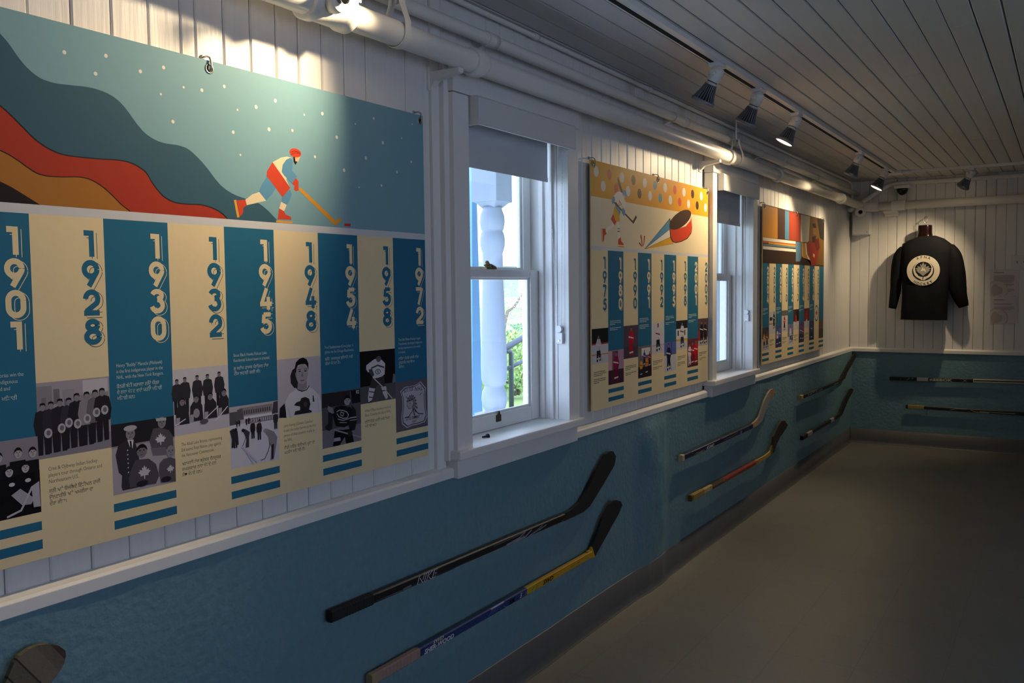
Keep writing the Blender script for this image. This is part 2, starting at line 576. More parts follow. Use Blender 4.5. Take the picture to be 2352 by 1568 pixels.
# ------------------------------------------------------------------ windows in the left wall
def window(nm, y, latch_y, cw, band):
    w = struct(nm, (0, y, WZ0))
    y1 = y + WW
    c = MB()                                               # casing with a raised back band
    c.bbox(-0.002, 0.05, y - cw, y - .0015, WZ0 - 0.012, WZ1 - 0.008, TRIMW, .003)
    c.bbox(-0.002, 0.05, y1 + .0015, y1 + 0.090, WZ0 - 0.012, WZ1 - 0.008, TRIMW, .003)
    if band:
        c.bbox(-0.002, 0.032, y - 0.116, y - 0.088, WZ0 - 0.035, WZ1 + 0.10, TRIMW, .004)
    c.bbox(-0.002, 0.042, y1 + 0.088, y1 + 0.106, WZ0 - 0.012, WZ1 + 0.10, TRIMW, .004)
    c.bbox(-0.002, 0.054, y - cw - .004, y1 + 0.094, WZ1 - 0.006, WZ1 + 0.115, TRIMW, .003)
    c.build('casing', w)
    j = MB()                                               # jamb lining, stops and parting beads
    j.box(-0.17, -0.003, y - 0.018, y, WZ0, WZ1, TRIMW); j.box(-0.17, -0.003, y1, y1 + 0.018, WZ0, WZ1, TRIMW)
    j.box(-0.17, -0.003, y - 0.018, y1 + 0.018, WZ1 + .0005, WZ1 + 0.018, TRIMW)
    for xx in (-0.082, -0.034):
        j.bbox(xx, xx + (0.02 if xx < -.05 else .014), y1 - 0.012, y1 + .002, WZ0, WZ1, TRIMW, .002)
        j.bbox(xx, xx + (0.02 if xx < -.05 else .014), y - .002, y + 0.012, WZ0, WZ1, TRIMW, .002)
    j.build('jamb', w)
    s = MB()
    s.bbox(-0.125, 0.072, y - cw - .018, y1 + 0.10, WZ0 - 0.032, WZ0, TRIMW, .006)
    s.build('sill', w)
    a = MB(); a.bbox(-0.002, 0.046, y - cw + .004, y1 + 0.078, 0.868, WZ0 - 0.034, TRIMW, .003); a.build('apron', w)
    zm = 1.562

    def sash(name, x0, x1, z0, z1, bot, topr, st):
        f = MB()
        f.bbox(x0, x1, y + 0.004, y + 0.004 + st, z0, z1, TRIMW, .002); f.bbox(x0, x1, y1 - 0.004 - st, y1 - 0.004, z0, z1, TRIMW, .002)
        f.bbox(x0, x1, y + 0.01 + st, y1 - 0.01 - st, z0, z0 + bot, TRIMW, .002)
        f.bbox(x0, x1, y + 0.01 + st, y1 - 0.01 - st, z1 - topr, z1, TRIMW, .002)
        for yy, yb in ((y + 0.004 + st, y + 0.015 + st), (y1 - .015 - st, y1 - .004 - st)):  # glazing bead
            f.bbox(x0 + .009, x1 - .008, yy - .002, yb, z0 + bot - .004, z1 - topr + .004, TRIMW, .003)
        f.bbox(x0 + .009, x1 - .008, y + .01 + st, y1 - .01 - st, z0 + bot - .002, z0 + bot + .009, TRIMW, .003)
        f.bbox(x0 + .009, x1 - .008, y + .01 + st, y1 - .01 - st, z1 - topr - .009, z1 - topr + .002, TRIMW, .003)
        o = f.build(name, w)
        g = MB(); g.box((x0 + x1) / 2 - .0015, (x0 + x1) / 2 + .0015, y + st, y1 - st, z0 + bot - .005, z1 - topr + .005, GLASS)
        g.build('glass_pane', o)
        return o
    lo = sash('lower_sash', -0.118, -0.088, WZ0 + 0.002, zm + 0.012, 0.056, 0.030, 0.062)
    sash('upper_sash', -0.158, -0.124, zm - 0.014, WZ1 - 0.002, 0.028, 0.05, 0.056)
    lk = MB()                                              # bronze lift at the middle of the lower rail
    ym = latch_y
    lk.prism([(ym - .016, .992), (ym + .016, .992), (ym + .016, 1.017), (ym + .009, 1.020), (ym + .006, 1.032), (ym - .004, 1.034), (ym - .008, 1.020), (ym - .016, 1.017)], 'x', -0.0885, -0.0835, BRONZE, bev=.001)
    lk.build('sash_lift', lo)
    lt = MB(); ly = latch_y - .028; zt = zm + 0.0125                                # cam latch on the meeting rail
    lt.bbox(-0.116, -0.090, ly - .035, ly + .035, zt, zt + .006, BRASS, .001)
    lt.lathe((-0.103, ly - .008, zt + .005), (0, 0, 1), [(0, .012), (.012, .011), (.018, .006), (.022, .003)], BRASS, 14)
    lt.tube([(-0.103, ly - .008, zt + .016), (-0.101, ly + .012, zt + .015), (-0.098, ly + .034, zt + .006)], [.006, .006, .007], BRASS, 8)
    lt.lathe((-0.103, ly - .016, zt + .012), (0, 0.2, 1), [(0, .011), (.012, .010), (.02, .005)], BRASS, 10)
    lt.build('sash_latch', lo)
    return w


window('window_1', WIN[0], 2.842, .090, True)
window('window_2', WIN[1], 5.315, .072, False)


# ------------------------------------------------------------------ roller blinds
FABRIC = mat('grey_blind_fabric', 'c8cbd0', rough=0.8, bump=0.1, scale=300, vary=0.03)


def blind(y, label, drop):
    b = thing('roller_blind', label, 'blind', (0.03, y + WW / 2, 2.09), 'roller blinds at the top of the windows')
    a0, a1 = y + 0.004, y + WW + 0.002
    fas = [(0.080, 2.046), (0.085, 2.047), (0.087, 2.053), (0.087, 2.136), (0.080, 2.143), (-0.05, 2.143), (-0.05, 2.138), (0.078, 2.138), (0.082, 2.133), (0.082, 2.052)]
    k = MB(); k.prism(fas, 'y', a0 + 0.006, a1 - 0.006, PLAST, bev=.0008); k.build('cassette', b)
    k = MB(); k.lathe((-0.012, a0 + .008, 2.108), (0, 1, 0), [(0, .019), (a1 - a0 - .016, .019)], FABRIC, 20); k.build('roller_tube', b)
    cap = [(0.045, 2.046), (0.080, 2.046), (0.087, 2.053), (0.087, 2.136), (0.080, 2.143), (-0.05, 2.143), (-0.05, 2.09), (.02, 2.085)]
    for q in (a0, a1 - 0.006):
        k = MB(); k.prism([(p[0] + (.001 if p[0] > 0 else 0), p[1]) for p in cap], 'y', q, q + 0.006, PLAST, bev=.0015); k.build('end_cap', b)
    k = MB(); k.box(-0.0308, -0.03, a0 + 0.012, a1 - 0.026, drop, 2.108, FABRIC); f = k.build('shade_fabric', b)
    k = MB(); k.bbox(-0.033, -0.0278, a0 + 0.012, a1 - 0.026, drop - .004, drop + 0.014, FABRIC, .0015); k.build('hem_bar', f)
    k = MB(); CH = mat('chain_plastic', 'e6e9ee', rough=0.3)
    yy = y + WW - 0.004
    zt = 1.335
    for p, q in (((-0.035, 2.05), (0.002, zt)), ((0.030, 2.05), (0.022, zt))):
        nb = 120
        k.tube([(p[0], yy - .006, p[1]), (q[0], yy - .006, q[1])], .0006, CH, 5)
        for i in range(nb):
            t = i / (nb - 1)
            bm = bmesh.new(); bmesh.ops.create_icosphere(bm, subdivisions=1, radius=.0021)
            bmesh.ops.translate(bm, vec=(p[0] + (q[0] - p[0]) * t, yy - .006, p[1] + (q[1] - p[1]) * t), verts=bm.verts[:])
            k.bm(bm, CH, True)
    k.build('bead_chain', b)
    k = MB(); k.bbox(-0.004, 0.026, yy - .010, yy + .0035, 1.275, 1.32, CH, .002)
    k.lathe((0.011, yy - .014, 1.335), (0, 1, 0), [(0, .014), (.016, .014)], CH, 18)
    k.lathe((0.011, yy - .0125, 1.288), (0, 1, 0), [(0, .004), (.004, .004)], STEEL, 10)
    k.build('chain_tensioner', b)
    return b


blind(WIN[0], 'white cassette roller blind part lowered in the nearer window by the skater banner', 1.93)
blind(WIN[1], 'white cassette roller blind part lowered in the farther window past the puck banner', 1.885)

# loose black bolt on the sill of the nearer window
k = MB(); p = Vector((-0.016, 2.625, WZ0 + 0.0045)); BB = mat('blackened_bolt', '22232a', rough=0.4, metal=0.6)
dv = Vector((0.2, 0.98, 0))
k.lathe(p, dv, [(0, .0026), (.002, .0034), (.022, .0034), (.0225, .0040), (.024, .0088), (.030, .0090), (.032, .006)], BB, 12)
tag(k.build('bolt'), 'loose black bolt lying on the white sill of the nearer window', 'bolt')
# ------------------------------------------------------------------ pipes
PX0, PZ0, PR = 0.11, 2.232, 0.036                          # big pipe on the left wall
SX0, SZ0, SR = 0.055, 2.352, 0.0215                        # thinner pipe above it


def collar(mb, y, r0, lengths, x=PX0, z=PZ0):
    """pipe coupling: a band profile [(dy, radius)]"""
    mb.lathe((x, y, z), (0, 1, 0), [(l, r) for l, r in lengths], PIPEW, 28)


pipe = thing('large_pipe', 'thick white painted pipe running the length of the left wall above the windows', 'pipe', (PX0, Y0, PZ0))
mb = MB(); mb.tube([(PX0, Y0, PZ0), (PX0, 2, PZ0), (PX0, 5, PZ0), (PX0, Y1 - 0.12, PZ0)], PR, PIPEW, 28); mb.build('pipe_run', pipe)
BAND = [(-.036, PR), (-.036, PR + .009), (-.032, PR + .011), (-.018, PR + .011), (-.014, PR + .006), (.014, PR + .006), (.018, PR + .011), (.032, PR + .011), (.036, PR + .009), (.036, PR)]
BELL = [(-.028, PR), (-.028, PR + .007), (-.02, PR + .009), (.02, PR + .009), (.03, PR + .005), (.045, PR + .001), (.046, PR)]
for y, pr in ((1.745, None), (2.42, BELL), (4.96, BELL), (5.97, BELL), (7.9, BELL)):
    mb = MB()
    if pr is None:                                          # reducing tee that carries the sprinkler
        mb.lathe((PX0, y, PZ0), (0, 1, 0), [(-.085, PR), (-.085, PR + .010), (-.081, PR + .013), (-.058, PR + .013), (-.052, PR + .008), (.040, PR + .008), (.046, PR + .013), (.072, PR + .013), (.076, PR + .010), (.076, PR)], PIPEW, 32)
        mb.lathe((PX0 + .02, y - .028, PZ0), (1, 0, 0), [(0, .026), (.022, .026), (.026, .030), (.046, .030), (.050, .026), (.050, .014)], PIPEW, 24)
    else:
        mb.lathe((PX0, y, PZ0), (0, 1, 0), pr, PIPEW, 28)
    mb.build('pipe_coupling', pipe)


def sprinkler(p, d):
    """horizontal sidewall sprinkler head: body, frame arms, red bulb, slotted deflector"""
    t = thing('sprinkler_head', 'small metal fire sprinkler with a red bulb on the thick pipe above the skater banner', 'sprinkler', p)
    p = Vector(p); d = Vector(d).normalized(); u = Vector((0, 0, 1)); w = d.cross(u)
    CHR = mat('polished_chrome', 'd6d2c8', rough=0.18, metal=1.0, vary=0.02)
    mb = MB(); mb.lathe(p, d, [(0, .013), (.012, .013), (.013, .016), (.020, .016), (.022, .010), (.026, .007)], CHR, 18); mb.build('sprinkler_body', t)
    mb = MB()
    for s in (-1, 1):
        mb.tube([p + d * .016 + w * (.013 * s), p + d * .032 + w * (.016 * s), p + d * .050 + w * (.006 * s), p + d * .056], .0026, CHR, 8)
    mb.build('frame_arm', t)
    mb = MB(); mb.lathe(p + d * .026, d, [(0, .002), (.003, .0036), (.022, .0036), (.026, .0015)], mat('red_glass_bulb', 'a8121c', rough=0.08), 12); mb.build('bulb', t)
    mb = MB(); c0 = p + d * .058
    for k in range(9):                                      # petals of the deflector
        a0 = 2 * PI * k / 9 + .12; a1 = 2 * PI * (k + 1) / 9 - .12
        q = [c0 + (u * math.cos(a) + w * math.sin(a)) * r for a, r in ((a0, .006), (a0 + .02, .019), ((a0 + a1) / 2, .021), (a1 - .02, .019), (a1, .006))]
        q2 = [v + d * .0015 for v in q]
        mb.add(q + q2, [(4, 3, 2, 1, 0), (5, 6, 7, 8, 9)] + [(i, (i + 1) % 5, (i + 1) % 5 + 5, i + 5) for i in range(5)], CHR)
    mb.lathe(c0 - d * .002, d, [(0, .007), (.005, .007)], CHR, 14)
    mb.build('deflector', t)


sprinkler((PX0 + .068, 1.717, PZ0 + .004), (1, 0.02, 0.0))


def clevis(y, label):
    """strap round the big pipe, bolt, and rod up to the ceiling"""
    t = thing('pipe_hanger', label, 'pipe hanger', (PX0, y, PZ0), 'hangers of the thick pipe')
    r = PR + .0025
    path = [(-.016, .115), (-.018, .085), (-r, .03)] + [(r * math.cos(a), r * math.sin(a)) for a in [PI + PI * i / 14 for i in range(15)]] + [(r, .03), (.018, .085), (.016, .115)]
    mb = MB(); rings = []
    for i, q in enumerate(path):
        a = Vector(path[max(i - 1, 0)]); b = Vector(path[min(i + 1, len(path) - 1)]); tt = (b - a).normalized(); nn = Vector((-tt.y, tt.x)) * -.002
        rings.append([(PX0 + q[0], y - .013, PZ0 + q[1]), (PX0 + q[0], y + .013, PZ0 + q[1]), (PX0 + q[0] + nn.x, y + .013, PZ0 + q[1] + nn.y), (PX0 + q[0] + nn.x, y - .013, PZ0 + q[1] + nn.y)])
    mb.sweep(rings, PIPEW, smooth=False); mb.build('clevis_strap', t)
    mb = MB(); mb.box(PX0 - .02, PX0 + .02, y - .013, y + .013, PZ0 + .113, PZ0 + .117, PIPEW)
    mb.lathe((PX0, y, PZ0 + .100), (0, 0, 1), [(0, .010), (.012, .010)], STEEL, 6, smooth=False); mb.build('nut', t)
    mb = MB(); mb.lathe((PX0, y, PZ0 + .085), (0, 0, 1), [(0, .005), (ZC - PZ0 - .086, .005)], PIPEW, 10); mb.build('hanger_rod', t)


clevis(2.03, 'white clevis hanger round the thick pipe just above the skater banner')
clevis(5.10, 'white clevis hanger round the thick pipe under the track lights')
for y, lab in ((2.33, 'white wall bracket under the thick pipe left of the nearer window'), (4.80, 'white wall bracket under the thick pipe above the puck banner')):
    t = thing('pipe_bracket', lab, 'bracket', (0.03, y, PZ0 - .06), 'brackets carrying the thick pipe')
    mb = MB(); mb.prism([(-.001, PZ0 - .035), (-.001, PZ0 - .085), (.010, PZ0 - .085), (.03, PZ0 - .064), (PX0 + .01, PZ0 - PR - .014), (PX0 + .01, PZ0 - PR + .001), (.02, PZ0 - PR + .001)], 'y', y - .014, y + .014, PIPEW, bev=.002)
    mb.build('bracket_arm', t)
    mb = MB(); mb.bbox(-.001, .008, y - .022, y + .022, PZ0 - .095, PZ0 - .02, PIPEW, .002); mb.build('wall_plate', t)

t = thing('small_pipe', 'thinner white pipe fixed close under the ceiling above the left wall', 'pipe', (SX0, Y0, SZ0))
mb = MB(); mb.tube([(SX0, Y0, SZ0), (SX0, 3, SZ0), (SX0, 6, SZ0), (SX0, Y1 - .03, SZ0)], SR, PIPEW, 20); mb.build('pipe_run', t)
for y in (2.60, 4.42, 6.3):
    mb = MB(); mb.lathe((SX0, y, SZ0), (0, 1, 0), [(-.03, SR), (-.03, SR + .0035), (.03, SR + .0035), (.03, SR)], PIPEW, 20); mb.build('pipe_coupling', t)
for y in (2.585, 4.27, 5.78, 7.3):
    mb = MB()
    rr = SR + .002
    loop = [(SX0 + rr * math.cos(a), SZ0 + rr * math.sin(a)) for a in [-PI * .5 + PI * 1.25 * i / 12 - .6 for i in range(13)]]
    path = [(0.003, SZ0 - .075), (0.003, SZ0 - .035), (SX0 - .03, SZ0 - .025)] + loop
    rings = []
    for i, q in enumerate(path):
        a = Vector(path[max(i - 1, 0)]); b = Vector(path[min(i + 1, len(path) - 1)]); tt = (b - a).normalized(); nn = Vector((tt.y, -tt.x)) * .002
        rings.append([(q[0], y - .012, q[1]), (q[0], y + .012, q[1]), (q[0] + nn.x, y + .012, q[1] + nn.y), (q[0] + nn.x, y - .012, q[1] + nn.y)])
    mb.sweep(rings, PIPEW, smooth=False)
    mb.lathe((0.005, y, SZ0 - .058), (1, 0, 0), [(0, .005), (.003, .004)], STEEL, 10)
    mb.build('pipe_strap', t)

t = thing('electrical_conduit', 'slim white conduit along the corner of ceiling and left wall, dropping at the far corner', 'conduit', (.024, Y0, 2.452))
mb = MB(); mb.tube([(.024, Y0, 2.452), (.024, 4, 2.452), (.024, 8.70, 2.452), (.027, 8.76, 2.444), (.03, 8.78, 2.42), (.03, 8.785, 2.26)], .0095, PIPEW, 12); mb.build('conduit_run', t)
for y in (2.32, 2.96, 4.05, 5.4, 6.9):
    mb = MB(); mb.lathe((.024, y, 2.452), (0, 1, 0), [(-.016, .0095), (-.016, .013), (.016, .013), (.016, .0095)], PIPEW, 14); mb.build('conduit_clip', t)

# far wall pipes
FY = 8.80
t = thing('large_pipe', 'thick white painted pipe crossing the far wall above the black jersey', 'pipe', (0.15, FY, 2.222))
mb = MB(); mb.tube([(.20, FY, 2.222), (2, FY, 2.222), (X1, FY, 2.222)], .038, PIPEW, 24); mb.build('pipe_run', t)
mb = MB(); mb.tube([(PX0, 8.70, PZ0), (PX0 + .005, 8.75, PZ0 - .003), (PX0 + .03, FY - .012, 2.225), (.17, FY, 2.222), (.26, FY, 2.222)], .046, PIPEW, 24); mb.build('pipe_elbow', t)
for x in (.43, 1.9):
    mb = MB(); mb.lathe((x, FY, 2.222), (1, 0, 0), [(-.06, .038), (-.06, .045), (-.05, .048), (.05, .048), (.06, .045), (.06, .038)], PIPEW, 24); mb.build('pipe_coupling', t)
mb = MB(); mb.prism([(Y1, 2.235), (Y1, 2.13), (Y1 - .012, 2.13), (Y1 - .035, 2.155), (FY - .01, 2.168), (FY - .01, 2.185)], 'x', .30, .42, PIPEW, bev=.002); mb.build('wall_bracket', t)

t = thing('small_pipe', 'thinner white pipe across the far wall, bending down into the left corner', 'pipe', (.32, 8.855, 2.425))
mb = MB(); mb.tube([(X1, 8.86, 2.428), (2, 8.86, 2.428), (.42, 8.86, 2.425), (.34, 8.855, 2.412), (.26, 8.835, 2.370), (.07, 8.70, 2.222), (.03, 8.665, 2.19)], .0205, PIPEW, 16); mb.build('pipe_run', t)
mb = MB(); mb.lathe((.045, 8.68, 2.205), (-.7, -.62, -.56), [(-.02, .0205), (-.02, .026), (.02, .026), (.024, .02), (.034, .012)], PIPEW, 16); mb.build('end_fitting', t)

t = thing('pipe_stub', 'short white pipe stub with a dark open end in the upper far corner', 'pipe', (.105, 8.74, 2.16))
mb = MB(); mb.lathe((.125, 8.66, 2.170), (0.1, -1, 0), [(-.20, .034), (-.03, .034), (-.025, .044), (0, .046), (.004, .044), (.004, .020), (-.05, .019)], PIPEW, 22, caps=False)
mb.lathe((.125, 8.66, 2.170), (0.1, -1, 0), [(-.05, .019), (-.049, .001)], BLACKP, 16); mb.build('stub_body', t)
mb = MB(); mb.bbox(.09, .185, Y1 - .09, Y1 - .003, 2.19, 2.30, PIPEW, .006); mb.build('junction_box', t)

# ------------------------------------------------------------------ track lighting
TX, TZ = 0.462, ZC                                          # the track runs along x = TX under the ceiling


def track(name, label, a, b, along):
    t = thing(name, label, 'track rail', tuple((Vector(a) + Vector(b)) / 2))
    w, h = .022, .022
    sec = [(-w, 0), (-w, -h), (-.008, -h), (-.008, -.006), (.004, -.006), (.004, -h), (w + .012, -h), (w + .012, 0)]
    mb = MB()
    if along == 'y':
        mb.prism([(a[0] + p, ZC + q) for p, q in sec], 'y', a[1], b[1], TRIMW)
        sl = MB(); sl.box(a[0] - .014, a[0] + .006, a[1] + .05, b[1] - .05, ZC - h - .0012, ZC - .004, mat('black_slot', '0c0c0d', rough=.9))
    else:
        mb.prism([(a[1] - p, ZC + q) for p, q in sec], 'x', a[0], b[0], TRIMW)
        sl = MB(); sl.box(a[0] + .15, b[0] - .05, a[1] - .0065, a[1] + .0095, ZC - h - .0004, ZC - .004, mat('grey_slot', '8b8a88', rough=.6))
    mb.build('track_channel', t); sl.build('contact_slot', t)
    return t


track('track_rail', 'long white lighting track on the ceiling parallel to the left wall', (TX, Y0 + .2, ZC), (TX, 8.22, ZC), 'y')
track('track_rail', 'white lighting track on the ceiling parallel to the far wall', (TX - .03, 8.275, ZC), (X1 - .3, 8.275, ZC), 'x')
mb = MB(); mb.bbox(TX - .045, TX + .075, 8.20, 8.33, ZC - .026, ZC, TRIMW, .003)
tag(mb.build('track_corner'), 'white corner connector joining the two lighting tracks on the ceiling', 'connector')

FINM = mat('grey_aluminium_fins', '8f9299', rough=0.45, metal=0.35, vary=0.04)
FIND = mat('grey_lamp_core', '3b3d42', rough=0.6, vary=0.05)
LENS = emit('lit_lamp_lens', WARM, 14.0)
LENS0 = mat('unlit_lamp_lens', 'b9bcc0', rough=0.25)


def spotlamp(p, aim, label, power=0.0, size=70, blend=0.7, drop=.062, col=WARM, beam=None):
    """track spotlight aimed along a direction: adapter, knuckle, socket, finned lamp and lens"""
    t = thing('track_spotlight', label, 'spotlight', p, 'track spotlights')
    p = Vector(p); d = Vector(aim).normalized()
    mb = MB(); mb.bbox(p.x - .020, p.x + .028, p.y - .045, p.y + .045, p.z - .018, p.z, TRIMW, .004)
    mb.lathe(p + Vector((0, 0, -.016)), (0, 0, -1), [(0, .020), (.008, .020), (.012, .012), (drop - .03, .012)], TRIMW, 18); mb.build('track_adapter', t)
    k = p + Vector((0, 0, -drop + .02))                      # knuckle
    ax = d.cross(Vector((0, 0, 1)))
    ax = ax.normalized() if ax.length > .01 else Vector((0, 1, 0))
    mb = MB(); mb.lathe(k - ax * .030, ax, [(0, .011), (.002, .013), (.058, .013), (.060, .011)], TRIMW, 16)
    mb.lathe(k - ax * .048, ax, [(0, .010), (.018, .011)], TRIMW, 12); mb.build('knuckle', t)
    s0 = k - d * .012
    mb = MB(); mb.lathe(s0, d, [(-.014, .010), (-.012, .024), (.0, .030), (.044, .0285), (.046, .024)], TRIMW, 24); mb.build('socket', t)
    mb = MB(); c = s0 + d * .046
    mb.lathe(c, d, [(0, .022), (.006, .0215), (.009, .0225), (.016, .0235)], PLAST, 24)
    mb.lathe(c + d * .002, d, [(0, .0222), (.003, .0222)], FIND, 24)
    b = mb.build('lamp_neck', t)
    mb = MB(); c = s0 + d * .060
    mb.lathe(c, d, [(0, .020), (.004, .021), (.035, .028), (.070, .040)], FIND, 28)
    u = d.orthogonal().normalized(); w = d.cross(u)
    nf = 22
    for i in range(nf):                                      # radial cooling fins
        a = 2 * PI * i / nf; e = u * math.cos(a) + w * math.sin(a); g = d.cross(e) * .0011
        outl = [(.0, .018), (.0, .0265), (.03, .034), (.058, .0445), (.070, .049), (.070, .036)]
        q = [c + d * h + e * r for h, r in outl]; m = len(q)
        mb.add([v - g for v in q] + [v + g for v in q], [list(range(m)), [j + m for j in range(m)][::-1]] + [(j, (j + 1) % m, (j + 1) % m + m, j + m) for j in range(m)], FINM)
    mb.build('heat_sink', t)
    mb = MB(); mb.lathe(c + d * .069, d, [(0, .040), (.0, .0505), (.004, .0525), (.013, .0525), (.015, .049), (.012, .046)], FINM, 32, caps=False); mb.build('front_ring', t)
    mb = MB(); mb.lathe(c + d * .080, d, [(0, .0465), (.001, .0465)], LENS if power else LENS0, 28); mb.build('lens', t)
    if power:
        l = bpy.data.lights.new('spot_beam', 'SPOT'); l.energy = power; l.color = col
        l.spot_size = math.radians(size); l.spot_blend = blend; l.shadow_soft_size = .022
        o = bpy.data.objects.new('spot_beam', l); COL.objects.link(o)
        o.location = c + d * .098; o.rotation_euler = Vector(beam or d).to_track_quat('-Z', 'Y').to_euler()
    return t


ZT = ZC - .020
spotlamp((TX, 2.08, ZT), (-.40, -.84, -.55), 'lit white track spotlight above the skater banner, next after the clevis hanger', 56, 96, 1.0)
spotlamp((TX, 3.74, ZT), (-.50, .05, -.85), 'unlit white track spotlight nearest the camera on the ceiling, first of the row of three')
spotlamp((TX, 4.33, ZT), (-.48, .08, -.86), 'unlit white track spotlight in the middle of the row of three')
spotlamp((TX, 5.05, ZT), (-.40, -.14, -.78), 'lit white track spotlight with a glowing lens turned towards the puck banner', 46, 100, 1.0, beam=(-.42, -.54, -.70))
spotlamp((TX, 6.80, ZT), (-.42, .08, -.80), 'track spotlight just before the last one near the far corner', 52, 98, 1.0, beam=(-.42, -.46, -.78))
spotlamp((TX, 7.86, ZT), (-.40, -.14, -.78), 'lit track spotlight at the far end of the left track, turned to the farthest banner', 28, 95, 1.0, beam=(-.42, -.40, -.90))
spotlamp((1.06, 8.275, ZT), (-.64, .44, -1.02), 'dark headed track spotlight on the far track aimed at the black jersey', 40, 92, 1.0)

# dome camera, box and switch plate on the far wall
t = thing('dome_camera', 'small black security dome hanging above the black jersey on the far wall', 'camera', (.455, 8.82, 2.385))
mb = MB(); mb.bbox(.39, .52, 8.79, Y1 + .002, 2.375, 2.402, PIPEW, .004); mb.build('mount', t)
mb = MB(); mb.lathe((.455, 8.84, 2.376), (0, 0, -1), [(0, .047), (.012, .047), (.03, .043), (.048, .031), (.058, .016), (.061, .002)], BLACKP, 26); mb.build('dome', t)

t = thing('wall_box', 'square white box mounted high on the far wall by the left corner', 'box', (.107, 8.86, 2.07))
mb = MB(); mb.bbox(.030, .185, 8.80, Y1 + .001, 1.968, 2.178, PLAST, .004); o = mb.build('housing', t)
mb = MB(); mb.bbox(.034, .181, 8.796, 8.801, 1.972, 2.174, PLAST, .002); mb.build('cover', t)
mb = MB(); mb.lathe((.160, 8.797, 1.992), (0, -1, 0), [(0, .005), (.002, .004)], BRASS, 10); mb.build('screw', t)

t = thing('switch_plate', 'white double light switch plate on the far wall above the papers', 'switch', (1.40, 8.89, 1.68))
mb = MB(); mb.bbox(1.333, 1.475, Y1 - .008, Y1 + .002, 1.618, 1.742, PLAST, .002); mb.build('plate', t)
for x in (1.378, 1.430):
    mb = MB(); mb.bbox(x - .006, x + .006, Y1 - .011, Y1 - .007, 1.665, 1.695, PLAST, .001); mb.bbox(x - .004, x + .004, Y1 - .022, Y1 - .008, 1.678, 1.690, mat('grey_toggle', '6a6862', rough=.5), .001); mb.build('toggle', t)
# ------------------------------------------------------------------ timeline banners
CREAM, BLUE, INKB = 'e9d5a8', '2d6d8b', '2d6d8b'
BX0, BX1 = 0.0185, 0.0249                                   # back and front face of the foam-core panels


def sheet(k=0):
    return Art((BX1 + .00004, 0, 0), (0, 1, 0), (0, 0, 1)).up(k)


def hook(y, z, label):
    """wire hook screwed in the boards, holding the banner by its grommet"""
    mb = MB()
    mb.tube([(-.004, y, z + .030), (.018, y, z + .030), (.026, y + .001, z + .026), (.030, y + .002, z + .014), (.031, y + .001, z + .002), (.027, y, z - .005), (.020, y, z - .004), (.016, y, z + .002)], .0022, STEEL, 10)
    mb.lathe((0.0, y, z + .030), (1, 0, 0), [(0, .0062), (.002, .0058), (.003, .003)], STEEL, 14)
    tag(mb.build('cup_hook'), label, 'hook', 'hooks holding the banners')


def banner(name_label, y0, y1, top, bot, eyelets):
    b = thing('timeline_banner', name_label, 'banner', (BX0, (y0 + y1) / 2, bot), 'timeline banners on the left wall')
    hs = [(y, top - .019) for y in eyelets]
    mb = MB(); mb.bbox(BX0, BX1, y0, y1, bot, top, ink(CREAM), .0006); mb.build('banner_panel', b)
    for y, z in hs:
        mb = MB(); mb.lathe((BX1 - .0002, y, z), (1, 0, 0), [(0, .0125), (.0016, .0120), (.0022, .0105), (.0016, .0085), (.0, .0080)], STEEL, 24, caps=False)
        mb.lathe((BX1, y, z), (1, 0, 0), [(0, .0082), (.0003, .0082)], BLACKP, 18); mb.build('grommet', b)
    return b


def words(a, y, z, w, lines, c, seed, h=.0034, lead=.0078):
    """rows of print too small to read: little word bars"""
    r = random.Random(seed); a.k += 1
    for i in range(lines):
        u = y; end = y + w * (r.uniform(.35, .7) if i == lines - 1 else r.uniform(.86, 1.0))
        while u < end - .004:
            l = min(r.uniform(.006, .022), end - u)
            a.rect(u, z - i * lead - h, u + l, z - i * lead, c, False)
            u += l + .0028


